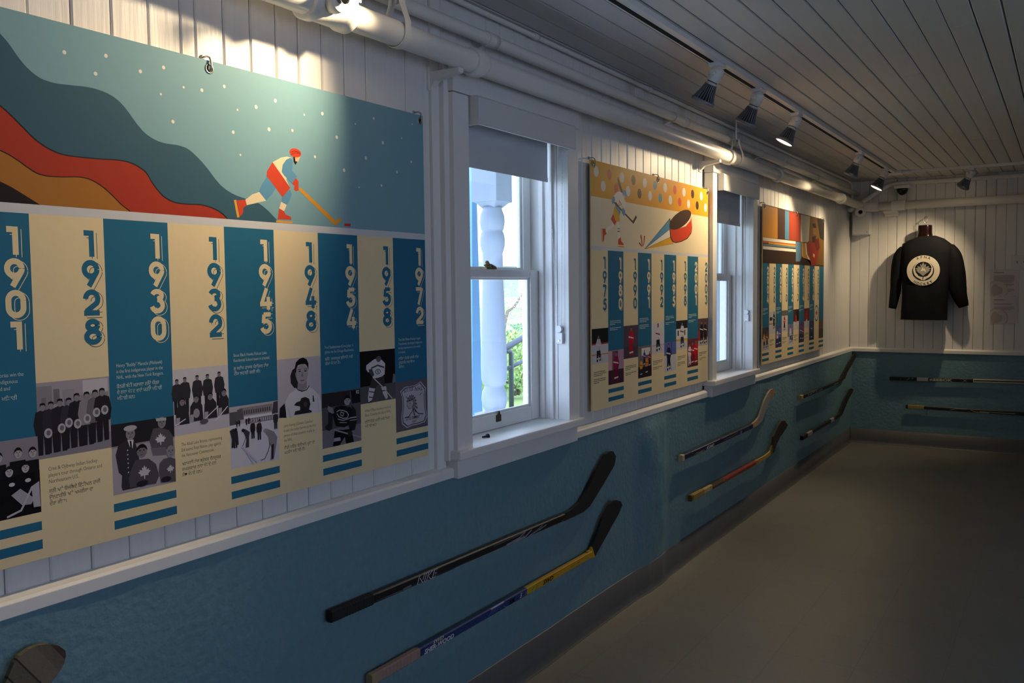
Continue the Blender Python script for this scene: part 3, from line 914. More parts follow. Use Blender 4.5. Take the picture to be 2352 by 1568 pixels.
def column(b, year, y0, y1, blue, zt, digits_kw, photo=None, cap=None, cap_z=None, stripes=True, cap_lines=None, pic=None):
    c = sheet()
    ptop, pbot = (1.218, 1.065) if blue else (1.323, 1.170)
    if blue:
        c.rect(y0, ptop - .001, y1, zt, BLUE)
    else:
        c.rect(y0, pbot - .18, y1, zt, CREAM)
    col = c.build('year_column', b)
    fg, ln, bk = (CREAM, CREAM, BLUE) if blue else (INKB, '3c5560', CREAM)
    n = sheet(2); h, pitch, right, z1 = digits_kw['h'], digits_kw['p'], digits_kw['r'], digits_kw['z']
    for i, d in enumerate(year):
        numeral(n, d, y1 - right - .72 * h, z1 - h - i * pitch, h, fg, ln, bk)
    n.build('year_numerals', col)
    if pic:
        p = sheet(2); pic(p, y0, y1, pbot, ptop); p.build('photograph', col)
    cz = cap_z if cap_z else (1.348 if blue else 1.152)
    tc = 'b9c9c4' if blue else '5d6257'
    t = sheet(2)
    if cap:
        z = cz

        def fit(lines, h, wmax, bold):
            w = max(max(x for x, _ in text_mesh(s, h, 'LEFT', bold)[0]) for s in lines)
            return min(1.05, wmax / w)
        k = fit(cap[0], .0112, .117, 0.0)
        for s in cap[0]:
            t.text(s, (y0 + .0175, z - .0075), .0112, tc, sx=k); z -= .0128
        z -= .007
        k = fit(cap[1], .0112, .112, .006)
        for s in cap[1]:
            t.text(s, (y0 + .0175, z - .0075), .0112, tc, bold=.006, sx=k); z -= .0128
        t.build('caption', col)
    elif cap_lines:
        words(t, y0 + .018, cz, (y1 - y0) * .76, cap_lines[0], tc, year); words(t, y0 + .018, cz - cap_lines[0] * .0078 - .008, (y1 - y0) * .76, cap_lines[1], tc, year + 'b')
        t.build('caption', col)
    if blue and stripes:
        s = sheet(1); s.rect(y0, 1.0285, y1, 1.0465, BLUE); s.rect(y0, .9905, y1, 1.0095, BLUE); s.build('stripe_pair', col)
    return col


# ---- little figures for the printed photographs (y = centre, z = feet)
def man(a, y, z, h, coat, skin='9a9296', legs=None, hair='1d1b1e', cap=None):
    w = h * .15
    legs = legs or coat
    a.poly([(y - w * .75, z), (y - w * .12, z), (y, z + h * .4), (y + w * .12, z), (y + w * .75, z), (y + w * .8, z + h * .5), (y - w * .8, z + h * .5)], legs)
    a.poly([(y - w * 1.0, z + h * .38), (y + w * 1.0, z + h * .38), (y + w * 1.25, z + h * .6), (y + w * .95, z + h * .82), (y + w * .3, z + h * .86), (y - w * .3, z + h * .86), (y - w * .95, z + h * .82), (y - w * 1.25, z + h * .6)], coat)
    a.ell((y, z + h * .915, h * .055, h * .075), skin, 14)
    a.poly([(y - h * .058, z + h * .92), (y - h * .05, z + h * .985), (y, z + h * 1.0), (y + h * .05, z + h * .985), (y + h * .058, z + h * .92), (y + h * .03, z + h * .955), (y - h * .03, z + h * .955)], cap or hair)


def face(a, e, skin, dark, hair=True):
    cx, cy, rx, ry = e
    a.ell(e, skin, 22)
    if hair:
        a.poly([(cx + rx * 1.08 * math.cos(t), cy + ry * 1.08 * math.sin(t)) for t in [PI * i / 12 for i in range(13)]] + [(cx - rx * .8, cy + ry * .25), (cx - rx * .3, cy + ry * .5), (cx + rx * .5, cy + ry * .45), (cx + rx * .85, cy + ry * .2)], dark)
    a.ell((cx - rx * .38, cy + ry * .08, rx * .2, ry * .07), dark, 8); a.ell((cx + rx * .38, cy + ry * .08, rx * .2, ry * .07), dark, 8)
    a.line([(cx - rx * .6, cy + ry * .24), (cx - rx * .18, cy + ry * .23)], ry * .06, dark); a.line([(cx + rx * .6, cy + ry * .24), (cx + rx * .18, cy + ry * .23)], ry * .06, dark)
    a.poly([(cx, cy + ry * .1), (cx + rx * .18, cy - ry * .28), (cx - rx * .14, cy - ry * .28)], '6f666b')
    a.line([(cx - rx * .3, cy - ry * .52), (cx + rx * .3, cy - ry * .52)], ry * .08, '4a4247')


def pic_1901(a, y0, y1, z0, z1):
    a.rect(y0, z0, y1, z1, '8f888f')
    a.rect(y0, z0, y1, z0 + .085, '161519')
    W = y1 - y0
    for u, v, s in ((.10, .78, 1), (.30, .80, 1), (.50, .80, 1), (.74, .82, 1), (.92, .80, 1)):
        y = y0 + u * W; z = z0 + v * .153
        a.poly([(y - .017, z - .015), (y + .014, z - .015), (y + .0145, z - .07), (y - .017, z - .07)] if u < .9 else [(y - .015, z - .015), (y + .0115, z - .015), (y + .0115, z - .07), (y - .015, z - .07)], '1a191d')
        face(a, (y, z, .0075, .0105), 'b2abb0', '1c1a1d')
    for u, v in ((.15, .50), (.42, .56), (.62, .60), (.82, .62)):
        y = y0 + u * W; z = z0 + v * .153
        a.poly([(y - .018, z - .012), (y + .018, z - .012), (y + .02, z - .055), (y - .02, z - .055)], '121115')
        face(a, (y, z, .0075, .0105), 'b8b1b6', '1c1a1d')
        a.ell((y + .004, z - .026, .006, .004), 'c9c4c9', 10)
    a.poly([(y0 + .10, z0 + .045), (y0 + .118, z0 + .055), (y0 + .146, z0 + .03), (y0 + .138, z0 + .02), (y0 + .12, z0 + .022)], 'a9a4ae')
    a.poly([(y0 + .140, z0 + .055), (y0 + .156, z0 + .063), (y0 + .157, z0 + .012), (y0 + .143, z0 + .013)], 'b4afb8')
    a.line([(y0 + .09, z0 + .004), (y0 + .118, z0 + .012), (y0 + .142, z0 + .055)], .004, 'b9b4bb')


def pic_1928(a, y0, y1, z0, z1):
    a.rect(y0, z0, y1, z1, 'a49da4')
    a.rect(y0, z0, y1, z0 + .035, '8c868f')
    for u0, u1, v0, v1, c in ((0, .2, .45, .95, '8d868d'), (.22, .3, .7, .9, '77717a'), (.34, .5, .5, .88, '9a939a'), (.52, .98, .55, .78, '928b92'), (.62, .98, .80, .98, 'c3bdc3'), (.36, .4, .6, .75, '7c7680'), (.06, .12, .6, .8, '7a747d')):
        a.rect(y0 + u0 * .158, z0 + v0 * .153, y0 + u1 * .158, z0 + v1 * .153, c)
    for i, (u, v, h) in enumerate(((.07, .055, .105), (.18, .065, .105), (.30, .07, .108), (.42, .09, .105), (.53, .095, .112), (.67, .10, .112), (.79, .115, .112), (.89, .13, .112))):
        y = y0 + u * .158; z = z0 + v * .14
        man(a, y, z, h, ['2b282d', '35323a', '2d2a31', '3a373f', '2a272d', '8f8a8f', '6d686d', '2a282c'][i], skin='8d868a', legs='28252a')
    for u, v in ((.13, .33), (.31, .37), (.41, .43), (.53, .40), (.665, .45), (.80, .52), (.92, .54)):
        y = y0 + u * .158; z = z0 + v * .153
        a.ell((y, z, .0085, .010), 'b6b0b4', 16); a.ell((y + .0005, z + .0005, .0045, .0055), '6f6a70', 12)


def leaf(a, cx, cy, r, c):
    pts = [(0, 1), (.16, .62), (.36, .76), (.3, .34), (.72, .5), (.62, .26), (.95, .18), (.56, -.18), (.62, -.4), (.1, -.34), (.06, -.8), (-.06, -.8), (-.1, -.34), (-.62, -.4), (-.56, -.18), (-.95, .18), (-.62, .26), (-.72, .5), (-.3, .34), (-.36, .76), (-.16, .62)]
    a.poly([(cx + x * r, cy + y * r) for x, y in pts], c)


def pic_1930(a, y0, y1, z0, z1):
    a.rect(y0, z0, y1, z1, 'aaa3aa')
    a.rect(y0, z0 + .105, y1, z1, '2b282c')
    a.line([(y0, z0 + .103), (y1, z0 + .103)], .002, '8a838a')
    a.poly([(1.1812,1.1815),(1.16,1.1721),(1.1523,1.1513),(1.1583,1.1125),(1.1659,1.1048),(1.1638,1.0799),(1.1663,1.0715),(1.2052,1.0717),(1.2114,1.0899),(1.2083,1.1485),(1.1994,1.1755)], '38353b')
    a.poly([(1.1819,1.1807),(1.1974,1.179),(1.1938,1.1604),(1.1875,1.1633)], 'd5cfd3'); a.poly([(1.1874,1.1773),(1.1916,1.1767),(1.1924,1.1606),(1.1882,1.1613)], '242226')
    for p in [(1.1817,1.1576),(1.1816,1.1481),(1.1816,1.1385),(1.1816,1.129),(1.1815,1.1194),(1.1818,1.1089)]:
        a.ell((p[0], p[1], .0015, .0017), 'cfc9ce', 8)
    face(a, ell(1.1898,1.1923,0.0113,0.0133), '8f888c', '2a272b', False)
    a.ell(ell(1.1899,1.205,0.0163,0.0063), 'b5afb2')
    a.poly([(1.2468,1.1961),(1.2617,1.1963),(1.2879,1.187),(1.2971,1.174),(1.2991,1.1454),(1.2786,1.1436),(1.2413,1.1529),(1.2365,1.1699)], '59545b')
    face(a, ell(1.2697,1.207,0.0106,0.0131), '8a8388', '2a272b', False); a.poly([(1.2543,1.2182),(1.2815,1.2167),(1.2812,1.2101),(1.2556,1.2115)], 'b9b3b6')
    a.poly([(1.2395,1.1532),(1.2788,1.1496),(1.2781,1.1321),(1.2444,1.1354)], '6f6a71'); leaf(a, *ell(1.2651,1.1688,0.0174,0.0151)[:2], .0155, 'cfc9cf')
    a.poly([(1.2005,1.1331),(1.2331,1.1308),(1.251,1.1153),(1.2582,1.0877),(1.2493,1.0713),(1.1839,1.0743),(1.1813,1.0956),(1.1892,1.1165)], '514c53')
    face(a, ell(1.2164,1.1504,0.013,0.0147), '7d767b', '19171a')
    leaf(a, *ell(1.2209,1.1011,0.0168,0.0148)[:2], .017, 'c6c0c7'); a.ell(ell(1.2145,1.078,0.0145,0.007), '2a272c')
    a.poly([(1.2702,1.1235),(1.2894,1.1246),(1.3023,1.1181),(1.3015,1.0669),(1.2624,1.0704),(1.2578,1.0976),(1.2604,1.1153)], '5a555c')
    face(a, ell(1.2906,1.1377,0.0116,0.0139), '8f888d', '3a363b', False); leaf(a, *ell(1.2883,1.0971,0.0177,0.0152)[:2], .011, 'c6c0c7')
    a.ell(ell(1.2759,1.0761,0.0134,0.0066), '2b282d')


def pic_1932(a, y0, y1, z0, z1):
    a.rect(y0, z0, y1, z1, 'cdc7cc')
    a.rect(y0, z0, y1, z0 + .04, 'c2bdc6')
    for u, v in ((.07, .40), (.21, .42), (.43, .43), (.62, .43), (.84, .45)):
        man(a, y0 + u * .156, z0 + v * .153 - .012, .082, '37343a', skin='7f787c', legs='2c292e')
    for u, v in ((.15, .16), (.40, .18), (.66, .19), (.92, .22)):
        y = y0 + u * .156; z = z0 + v * .153
        w = min(.019, y1 - y - .001)
        a.poly([(y - .019, z), (y + w, z), (y + min(.017, w), z + .036), (y + .008, z + .047), (y - .008, z + .047), (y - .017, z + .036)], '332f35')
        a.poly([(y - .019, z), (y - .009, z), (y - .007, z + .017), (y - .017, z + .017)], 'a49fa8')
        face(a, (y, z + .053, .0072, .0095), '8a8387', '2a272b')
    a.ell((y0 + .062, z0 + .046, .009, .011), '9b959b')
    for p, q in (((.02, .16), (.20, .24)), ((.45, .13), (.80, .36)), ((.75, .14), (.985, .34))):
        a.line([(y0 + p[0] * .156, z0 + p[1] * .153), (y0 + q[0] * .156, z0 + q[1] * .153)], .0022, 'dedadf')
    a.ell((y0 + .083, z0 + .024, .012, .006), '5d585e')


def pic_1945(a, y0, y1, z0, z1):
    a.rect(y0, z0, y1, z1, 'cfcbd6')
    W = y1 - y0
    a.rect(y0, z0 + .108, y1, z1, 'b5afb5')
    a.rect(y0, z0 + .108, y0 + .03, z0 + .14, '5a555a')
    a.rect(y0 + .03, z0 + .127, y1 - .02, z0 + .147, '8b8489')
    for i in range(12):
        a.rect(y0 + .045 + i * .0075, z0 + .130, y0 + .049 + i * .0075, z0 + .140, '4e494e', i == 0)
    a.rect(y0 + .04, z0 + .118, y1, z0 + .124, 'dcd8e0')
    a.rect(y0 + .05, z0 + .105, y1, z0 + .118, '77727a')
    for i in range(14):
        a.rect(y0 + .053 + i * .0075, z0 + .107, y0 + .0565 + i * .0075, z0 + .116, 'b9b3ba', i == 0)
    a.poly([(y1 - .022, z0 + .12), (y1 - .001, z0 + .12), (y1 - .001, z1 - .001), (y1 - .016, z1 - .003)], '4b464b')
    a.poly([(y0 + .02, z0 + .118), (y0 + .045, z0 + .118), (y0 + .041, z0 + .146), (y0 + .024, z0 + .144)], '605a60')
    for u, v in ((.14, .66), (.19, .67), (.33, .67), (.38, .68), (.6, .64)):
        man(a, y0 + u * W, z0 + v * .153, .018, '2f2c31')
    man(a, y0 + .10 * W, z0 + .33 * .153, .048, '2a272b'); man(a, y0 + .455 * W, z0 + .43 * .153, .046, '2b282c'); man(a, y0 + .585 * W, z0 + .39 * .153, .05, '302d31')
    man(a, y1 - .010, z0 + .52 * .153, .045, '3a363b')
    # stooped skaters with sticks
    a.poly([(1.4991,1.1579),(1.5086,1.158),(1.5227,1.1491),(1.52,1.1368),(1.5191,1.1113),(1.5076,1.1116),(1.5114,1.1321),(1.5062,1.1449)], '413d43'); a.ell(ell(1.5017,1.156,0.0052,0.0042), '2a272b'); a.line([(1.5101,1.1383),(1.5015,1.1201),(1.4957,1.1159)], .0013, '2b282c')
    a.poly([(1.4602,1.1604),(1.4714,1.1647),(1.4841,1.157),(1.486,1.1389),(1.4865,1.1224),(1.4809,1.1224),(1.4778,1.1372),(1.4697,1.1177),(1.4641,1.1171),(1.466,1.1389)], '343136'); a.ell(ell(1.4786,1.1608,0.0048,0.0041), '232024')
    a.poly([(1.5685,1.1496),(1.5784,1.1498),(1.6023,1.1387),(1.6128,1.1231),(1.6102,1.1079),(1.5998,1.0674),(1.5875,1.0664),(1.5927,1.0982),(1.5851,1.1117),(1.5837,1.1274),(1.5741,1.1396)], '8a8388')
    a.ell(ell(1.5743,1.1457,0.0072,0.0049), '9a9398'); a.poly([(1.5922,1.106),(1.6012,1.1077),(1.5978,1.0693),(1.5917,1.0688)], '2f2c30'); a.line([(1.5883,1.1112),(1.5825,1.0936),(1.5697,1.0741),(1.5558,1.0718)], .0016, '242126')
    a.line([(1.4957,1.1165),(1.5439,1.0693)], .004, 'bcb7c4'); a.line([(1.5102,1.0992),(1.5321,1.0668)], .003, 'bcb7c4')


def pic_1948(a, y0, y1, z0, z1):
    a.rect(y0, z0, y1, z1, 'b9b2ba')
    a.poly([(1.6831,1.2977),(1.6722,1.2922),(1.6645,1.2771),(1.6655,1.2581),(1.677,1.2443),(1.6985,1.2421),(1.6954,1.2775)], '2b282b')
    a.poly([(1.6219,1.1718),(1.6248,1.1965),(1.6418,1.207),(1.6489,1.1683)], '232023')
    a.poly([(1.6468,1.1686),(1.6453,1.2097),(1.6595,1.2302),(1.6855,1.2418),(1.6986,1.2453),(1.7294,1.2438),(1.747,1.2339),(1.7691,1.2153),(1.7757,1.1948),(1.7758,1.1684),(1.7004,1.1687)], 'd4ced2')
    a.poly([(1.6914,1.262),(1.7232,1.259),(1.7239,1.2395),(1.7025,1.2321),(1.689,1.243)], '8d868a')
    a.line([(1.6835,1.2461),(1.6906,1.2381),(1.7047,1.2325),(1.7224,1.2348),(1.733,1.2451)], .0028, '2b282c')
    a.ell(ell(1.7067,1.2781,0.022,0.0269), 'a29a9e', 26)
    a.poly([(1.6834,1.2818),(1.6814,1.2978),(1.6858,1.3118),(1.699,1.3203),(1.7122,1.3226),(1.7252,1.3168),(1.7315,1.3051),(1.7299,1.2842),(1.7268,1.2974),(1.7204,1.3043),(1.705,1.3055),(1.6928,1.3033),(1.6873,1.2942)], '19171a')
    a.poly([(1.6818,1.2835),(1.6861,1.2831),(1.6881,1.267),(1.684,1.2722)], '8a8287')
    for x in (686, 734):
        a.line([(1.6924,1.2915),(1.7037,1.2915)] if x == 686 else [(1.7142,1.2913),(1.7257,1.2913)], .0016, '2a272a')
        a.ell(ell(1.6987,1.2865,0.0048,0.0016) if x == 686 else ell(1.7197,1.286,0.0049,0.0016), '1f1c1f', 12)
    a.poly([(1.7079,1.2861),(1.7118,1.2713),(1.703,1.2721)], '857d82'); a.line([(1.7001,1.2618),(1.715,1.2617)], .0020, '574f54'); a.line([(1.7021,1.2574),(1.7122,1.2574)], .0012, '877f84')
    # dark head crest on the sweater, letter on the shoulder
    a.poly([(1.6746,1.1984),(1.6843,1.2053),(1.6973,1.207),(1.7019,1.2145),(1.7174,1.216),(1.7305,1.2097),(1.7349,1.1946),(1.7295,1.1806),(1.7405,1.1754),(1.7381,1.1714),(1.6745,1.172),(1.6792,1.182),(1.6965,1.183),(1.6968,1.1926),(1.6839,1.1957)], '2d292c')
    a.ell(ell(1.7167,1.1967,0.0071,0.0071), '4a4448', 12)
    a.poly([(1.7441,1.2163),(1.7473,1.2176),(1.7504,1.2003),(1.744,1.1997)], '2b272a')
    a.line([(1.654,1.193),(1.6615,1.1667)], .0016, 'b1aab0'); a.line([(1.762,1.2095),(1.7676,1.1694)], .0016, 'b1aab0')


def pic_1954(a, y0, y1, z0, z1):
    a.rect(y0, z0, y1, z1, '565157')
    a.rect(y0, z0, y1, z0 + .05, '7a757b')
    a.poly([(1.7792,1.2168),(1.9337,1.2149),(1.9361,1.1764),(1.778,1.178)], '2e2b2f')
    a.poly([(1.8958,1.2137),(1.9337,1.2132),(1.9351,1.1765),(1.8971,1.1775)], '1d1b1f'); a.line([(1.8933,1.2129),(1.8961,1.1759)], .003, '6d676c')
    a.text('82', ([(1.9171,1.2035)][0][0], [(1.9171,1.2035)][0][1]), .014, 'cfcacf', bold=.01)
    a.poly([(1.8186,1.1598),(1.831,1.175),(1.8576,1.1769),(1.8918,1.1678),(1.9113,1.1482),(1.9181,1.123),(1.8953,1.1192),(1.8653,1.113),(1.8316,1.1211),(1.8228,1.1424)], '1b191c')
    a.poly([(1.8028,1.1817),(1.8214,1.1728),(1.8257,1.1589),(1.8114,1.1573),(1.7992,1.1722)], '8a858a'); a.poly([(1.8022,1.1651),(1.8209,1.1578),(1.8172,1.1163),(1.8052,1.1113),(1.7913,1.1166),(1.7893,1.1269),(1.8011,1.1319)], '2a272b')
    a.poly([(1.897,1.174),(1.9141,1.1582),(1.9187,1.1264),(1.9098,1.0999),(1.8897,1.0993),(1.8827,1.114),(1.9007,1.1323)], '242226')
    a.line([(1.8909,1.137),(1.9175,1.1363)], .003, 'b5afb4'); a.line([(1.8896,1.1296),(1.9173,1.1287)], .002, 'b5afb4')
    a.line([(1.8353,1.161),(1.8475,1.1646),(1.862,1.1618),(1.8766,1.1559),(1.8837,1.1465),(1.8785,1.1386),(1.8613,1.1391),(1.8445,1.1464),(1.8366,1.1558)], .0022, 'c5bfc4')
    a.line([(1.8522,1.1589),(1.8642,1.154),(1.8615,1.1459),(1.8519,1.1495),(1.8521,1.1573)], .002, 'c5bfc4'); a.line([(1.8395,1.1403),(1.8611,1.1333),(1.8933,1.1367)], .0026, 'a9a3a8'); a.line([(1.8464,1.1292),(1.8756,1.1253)], .002, 'a9a3a8')
    face(a, ell(1.88,1.188,0.0129,0.0136), 'a29a9f', '161417')
    a.poly([(1.8265,1.1117),(1.8651,1.1062),(1.8949,1.1055),(1.9037,1.0662),(1.8712,1.066),(1.8669,1.0855),(1.8443,1.0651),(1.8179,1.0658)], '17151a')
    a.poly([(1.8234,1.0885),(1.8474,1.0877),(1.8496,1.0778),(1.8207,1.0789)], 'a5a0a5')
    a.line([(1.8242,1.112),(1.8746,1.0946),(1.9345,1.0748)], .0042, '97918f')
    a.poly([(1.8773,1.1011),(1.8947,1.1003),(1.8992,1.0841),(1.8817,1.0833)], '2c292d')


def pic_1958(a, y0, y1, z0, z1):
    a.rect(y0, z0, y1, z1, '1a181b')
    a.rect(y0, z0, y1, z0 + .050, '575257')
    a.poly([(2.0852,1.2469),(2.0953,1.2442),(2.0957,1.2204),(2.0799,1.2201)], '77727a')
    a.poly([(1.9642,1.2819),(1.9989,1.2968),(2.0123,1.2976),(2.0338,1.2925),(2.0483,1.2806),(2.0451,1.2486),(2.0268,1.2405),(1.9919,1.2401),(1.9873,1.2624),(1.9714,1.2603),(1.9628,1.2697)], 'd3cdd0')
    a.line([(1.9849,1.2714),(2.0144,1.2779),(2.0441,1.2691)], .0045, '4a454a'); a.ell(ell(2.0149,1.259,0.0119,0.0078), '1f1c1f'); a.ell(ell(2.0149,1.259,0.0092,0.0061), 'd3cdd0')
    a.text('B', ([(2.0149,1.2558)][0][0], [(2.0148,1.2551)][0][1]), .012, '1f1c1f', 'CENTER', bold=.02)
    a.poly([(1.9743,1.2688),(1.9885,1.2694),(1.9986,1.2509),(1.9894,1.2446),(1.9756,1.2599)], '4a454a'); a.poly([(2.0188,1.2419),(2.0433,1.2433),(2.0443,1.2217),(2.0289,1.2196)], '3e3a3f')
    face(a, ell(2.0188,1.2989,0.0114,0.0121), '6b6368', '1c1a1d')
    a.poly([(1.9866,1.2406),(2.0416,1.2406),(2.0451,1.2108),(2.0286,1.2088),(2.0155,1.2244),(2.0016,1.2098),(1.9779,1.2157)], '3a363a')
    for q in ([(1.9742,1.215),(2.0006,1.2099),(1.9858,1.1778),(1.9698,1.1726),(1.9681,1.1868)], [(2.0276,1.2125),(2.0507,1.212),(2.0579,1.177),(2.0495,1.1725),(2.0363,1.1901)]):
        a.poly(q, 'cbc5c9')
    a.line([(1.9739,1.2038),(1.996,1.1994)], .003, '3a363a'); a.line([(1.9723,1.1881),(1.9891,1.1845)], .003, '3a363a'); a.line([(2.0294,1.1998),(2.053,1.1992)], .003, '3a363a')
    a.line([(1.9972,1.2396),(2.0342,1.2119),(2.0785,1.1718)], .0035, 'c9bfb4'); a.poly([(1.9661,1.173),(1.9845,1.1726),(1.9818,1.1705),(1.9687,1.1706)], '141215')


def pic_1972(a, y0, y1, z0, z1):
    a.rect(y0, z0, y1, z1, '665d66')
    sh = [(2.1165,1.1889),(2.1383,1.2008),(2.1648,1.2007),(2.1887,1.201),(2.2194,1.2105),(2.2326,1.199),(2.2466,1.1869),(2.2417,1.1682),(2.243,1.1259),(2.2503,1.0943),(2.2374,1.0786),(2.2034,1.0756),(2.1733,1.0759),(2.1464,1.0721),(2.1234,1.0865),(2.12,1.1073),(2.1267,1.1398),(2.1258,1.1695)]
    a.poly(sh, 'b9b3bb')
    c = [sum(p[i] for p in sh) / len(sh) for i in (0, 1)]
    a.poly([(c[0] + (p[0] - c[0]) * .93, c[1] + (p[1] - c[1]) * .95) for p in sh], '2f2a31')
    a.poly([(c[0] + (p[0] - c[0]) * .88, c[1] + (p[1] - c[1]) * .915) for p in sh], 'b9b3bb')
    q = [(2.1361,1.1839)][0]; a.text('LITTLE', q, .0185, '2f2a31', bold=.012, rot=.06, sx=.82)
    q = [(2.1894,1.1829)][0]; a.text('N.H.L.', q, .0185, '2f2a31', bold=.012, rot=-.02, sx=.82)
    # feathered profile
    hx, hy = [(2.1644,1.1447)][0]
    for i in range(11):
        t = math.radians(150 - i * 21); r = .030 if i < 8 else .036
        d = (math.cos(t), math.sin(t)); nn = (-d[1], d[0])
        b0 = (hx + .004 + d[0] * .010, hy + .002 + d[1] * .012); b1 = (hx + .006 + d[0] * r * .8, hy - .004 + d[1] * r)
        a.poly([(b0[0] - nn[0] * .002, b0[1] - nn[1] * .002), (b1[0] - nn[0] * .0035, b1[1] - nn[1] * .0035), (b1[0] + d[0] * .004, b1[1] + d[1] * .004), (b1[0] + nn[0] * .0035, b1[1] + nn[1] * .0035), (b0[0] + nn[0] * .002, b0[1] + nn[1] * .002)], '332d35')
        a.line([b0, b1], .0012, 'b9b3bb')
    a.poly([(2.1517,1.1536),(2.1695,1.1572),(2.1763,1.1414),(2.1718,1.1307),(2.1569,1.1306),(2.1524,1.1367),(2.1472,1.1411),(2.1515,1.1462)], 'a9a2aa'); a.line([(2.1517,1.1536),(2.1472,1.1411),(2.1524,1.1367),(2.1569,1.1306),(2.17,1.1316)], .0014, '2f2a31')
    a.line([(2.1529,1.1546),(2.1785,1.1581)], .003, '2f2a31'); a.line([(2.1603,1.1463),(2.1663,1.1463)], .0014, '2f2a31')
    a.line([(2.1807,1.1277),(2.1562,1.1063),(2.1356,1.1053)], .0028, '2f2a31'); a.line([(2.1807,1.1277),(2.2044,1.1097),(2.2301,1.1064)], .0028, '2f2a31'); a.line([(2.1434,1.1713),(2.1531,1.1609)], .002, '2f2a31'); a.line([(2.2121,1.1676),(2.2233,1.1748)], .002, '2f2a31')
    q = [(2.1859,1.0988)][0]; a.text('1972', q, .009, '2f2a31', 'CENTER', bold=.01)
    q = [(2.1418,1.0963)][0]; a.text('LITTLE CURRENT', q, .0135, '2f2a31', bold=.012, sx=.66, rot=-.01)
    q = [(2.1843,1.0846)][0]; a.text('ONT.', q, .010, '2f2a31', 'CENTER', bold=.01)


# ---- first banner
W1, L1 = .15845, .8270
b1 = banner('large banner with a skater in a red turban and years 1901 to 1972', L1, L1 + 9 * W1, 2.045, .9695, (L1 + .03, 1.432, 2.2385))
a = sheet()
R1 = L1 + 9 * W1
a.rect(L1, 1.676, R1, 2.045, '7da5b0')
ridge = [(L1, 2.042)] + smooth_curve([(0.9451,1.9942),(0.9608,1.9794),(0.9791,1.9561),(0.9981,1.9379),(1.0206,1.9255),(1.0499,1.9212),(1.0867,1.9237),(1.1247,1.9263),(1.1572,1.9233),(1.1836,1.9144),(1.2069,1.897),(1.2338,1.8672),(1.2546,1.8498),(1.2798,1.8391),(1.3059,1.8352),(1.3366,1.8353),(1.3639,1.8306),(1.3914,1.814),(1.4193,1.7903),(1.4437,1.7656),(1.4646,1.7503),(1.4947,1.7373),(1.5304,1.7296)] + [(1.5705,1.722),(1.5986,1.7078),(1.6175,1.6944),(1.6357,1.6807)], 5)
a.poly([(L1, 1.676)] + ridge + [(ridge[-1][0] + .003, 1.676)], '3d5f70')
ridge = [(L1, 1.935)] + smooth_curve([(0.939,1.8563),(0.9548,1.8447),(0.9789,1.8236),(1.0009,1.8044),(1.0264,1.7894),(1.056,1.7802),(1.093,1.7788),(1.1446,1.7804),(1.185,1.7829),(1.2126,1.7805),(1.2336,1.7735),(1.2511,1.7628),(1.2649,1.7435),(1.2791,1.7273),(1.2973,1.7127),(1.3237,1.7034),(1.3589,1.7021),(1.3913,1.7035),(1.4243,1.6991),(1.4494,1.6905),(1.4684,1.6786)], 5)
sh = [(p[0] + .002, p[1] + .0025) for p in ridge]
a.poly([(L1, 1.676)] + sh + [(sh[-1][0] + .003, 1.676)], '2b2b2e')
a.poly([(L1, 1.676)] + ridge + [(ridge[-1][0] + .002, 1.676)], 'a93c2c')
ridge = [(L1, 1.810)] + smooth_curve([(0.9353,1.7724),(0.9514,1.7662),(0.9704,1.756),(0.9896,1.7442),(1.0066,1.7361),(1.027,1.7333),(1.0571,1.7346),(1.0913,1.738),(1.1167,1.7355),(1.1423,1.7244),(1.165,1.7082),(1.188,1.6885),(1.206,1.6774)], 5)
sh = [(p[0] + .0015, p[1] + .002) for p in ridge]
a.poly([(L1, 1.676)] + sh + [(sh[-1][0] + .002, 1.676)], '2b2420')
a.poly([(L1, 1.676)] + ridge + [(ridge[-1][0], 1.676)], 'a87033')
ridge = [(0.9328,1.7149),(0.9543,1.7059),(0.9789,1.6928),(1.0075,1.677)]
a.poly([(L1, 1.676), (L1, 1.80)] + ridge + [(ridge[-1][0] + .002, 1.676)], '2a2424')
a.up()
for c, s in (([(1.0727,1.9867),(1.1649,1.9994),(1.1395,1.9573),(1.2463,1.9832),(1.3061,2.0036),(1.4089,1.9721),(1.4749,1.9929),(1.3262,1.8868),(1.4981,1.8875)], .0042), ([(1.2966,1.9429),(1.3582,1.9695),(1.5135,1.9437),(1.5184,1.8354)], .0028),
             ([(1.6375,1.9869),(1.5726,1.9605),(1.8065,1.9813),(1.6135,1.9111),(1.861,1.9251),(1.9802,1.8819),(1.8879,1.8374),(2.0573,1.9359)], .0050), ([(1.6943,1.9198),(1.7745,1.8612),(2.0179,2.0008),(2.1207,1.8569),(2.0477,1.8094),(2.1909,1.8952)], .0040), ([(1.7385,1.9674),(1.9387,1.9731),(2.1457,1.961),(1.949,1.795),(2.1985,2.011)], .0027)):
    for p in c:
        a.ell((p[0], p[1], s, s), 'e4e0d8', 14, False)
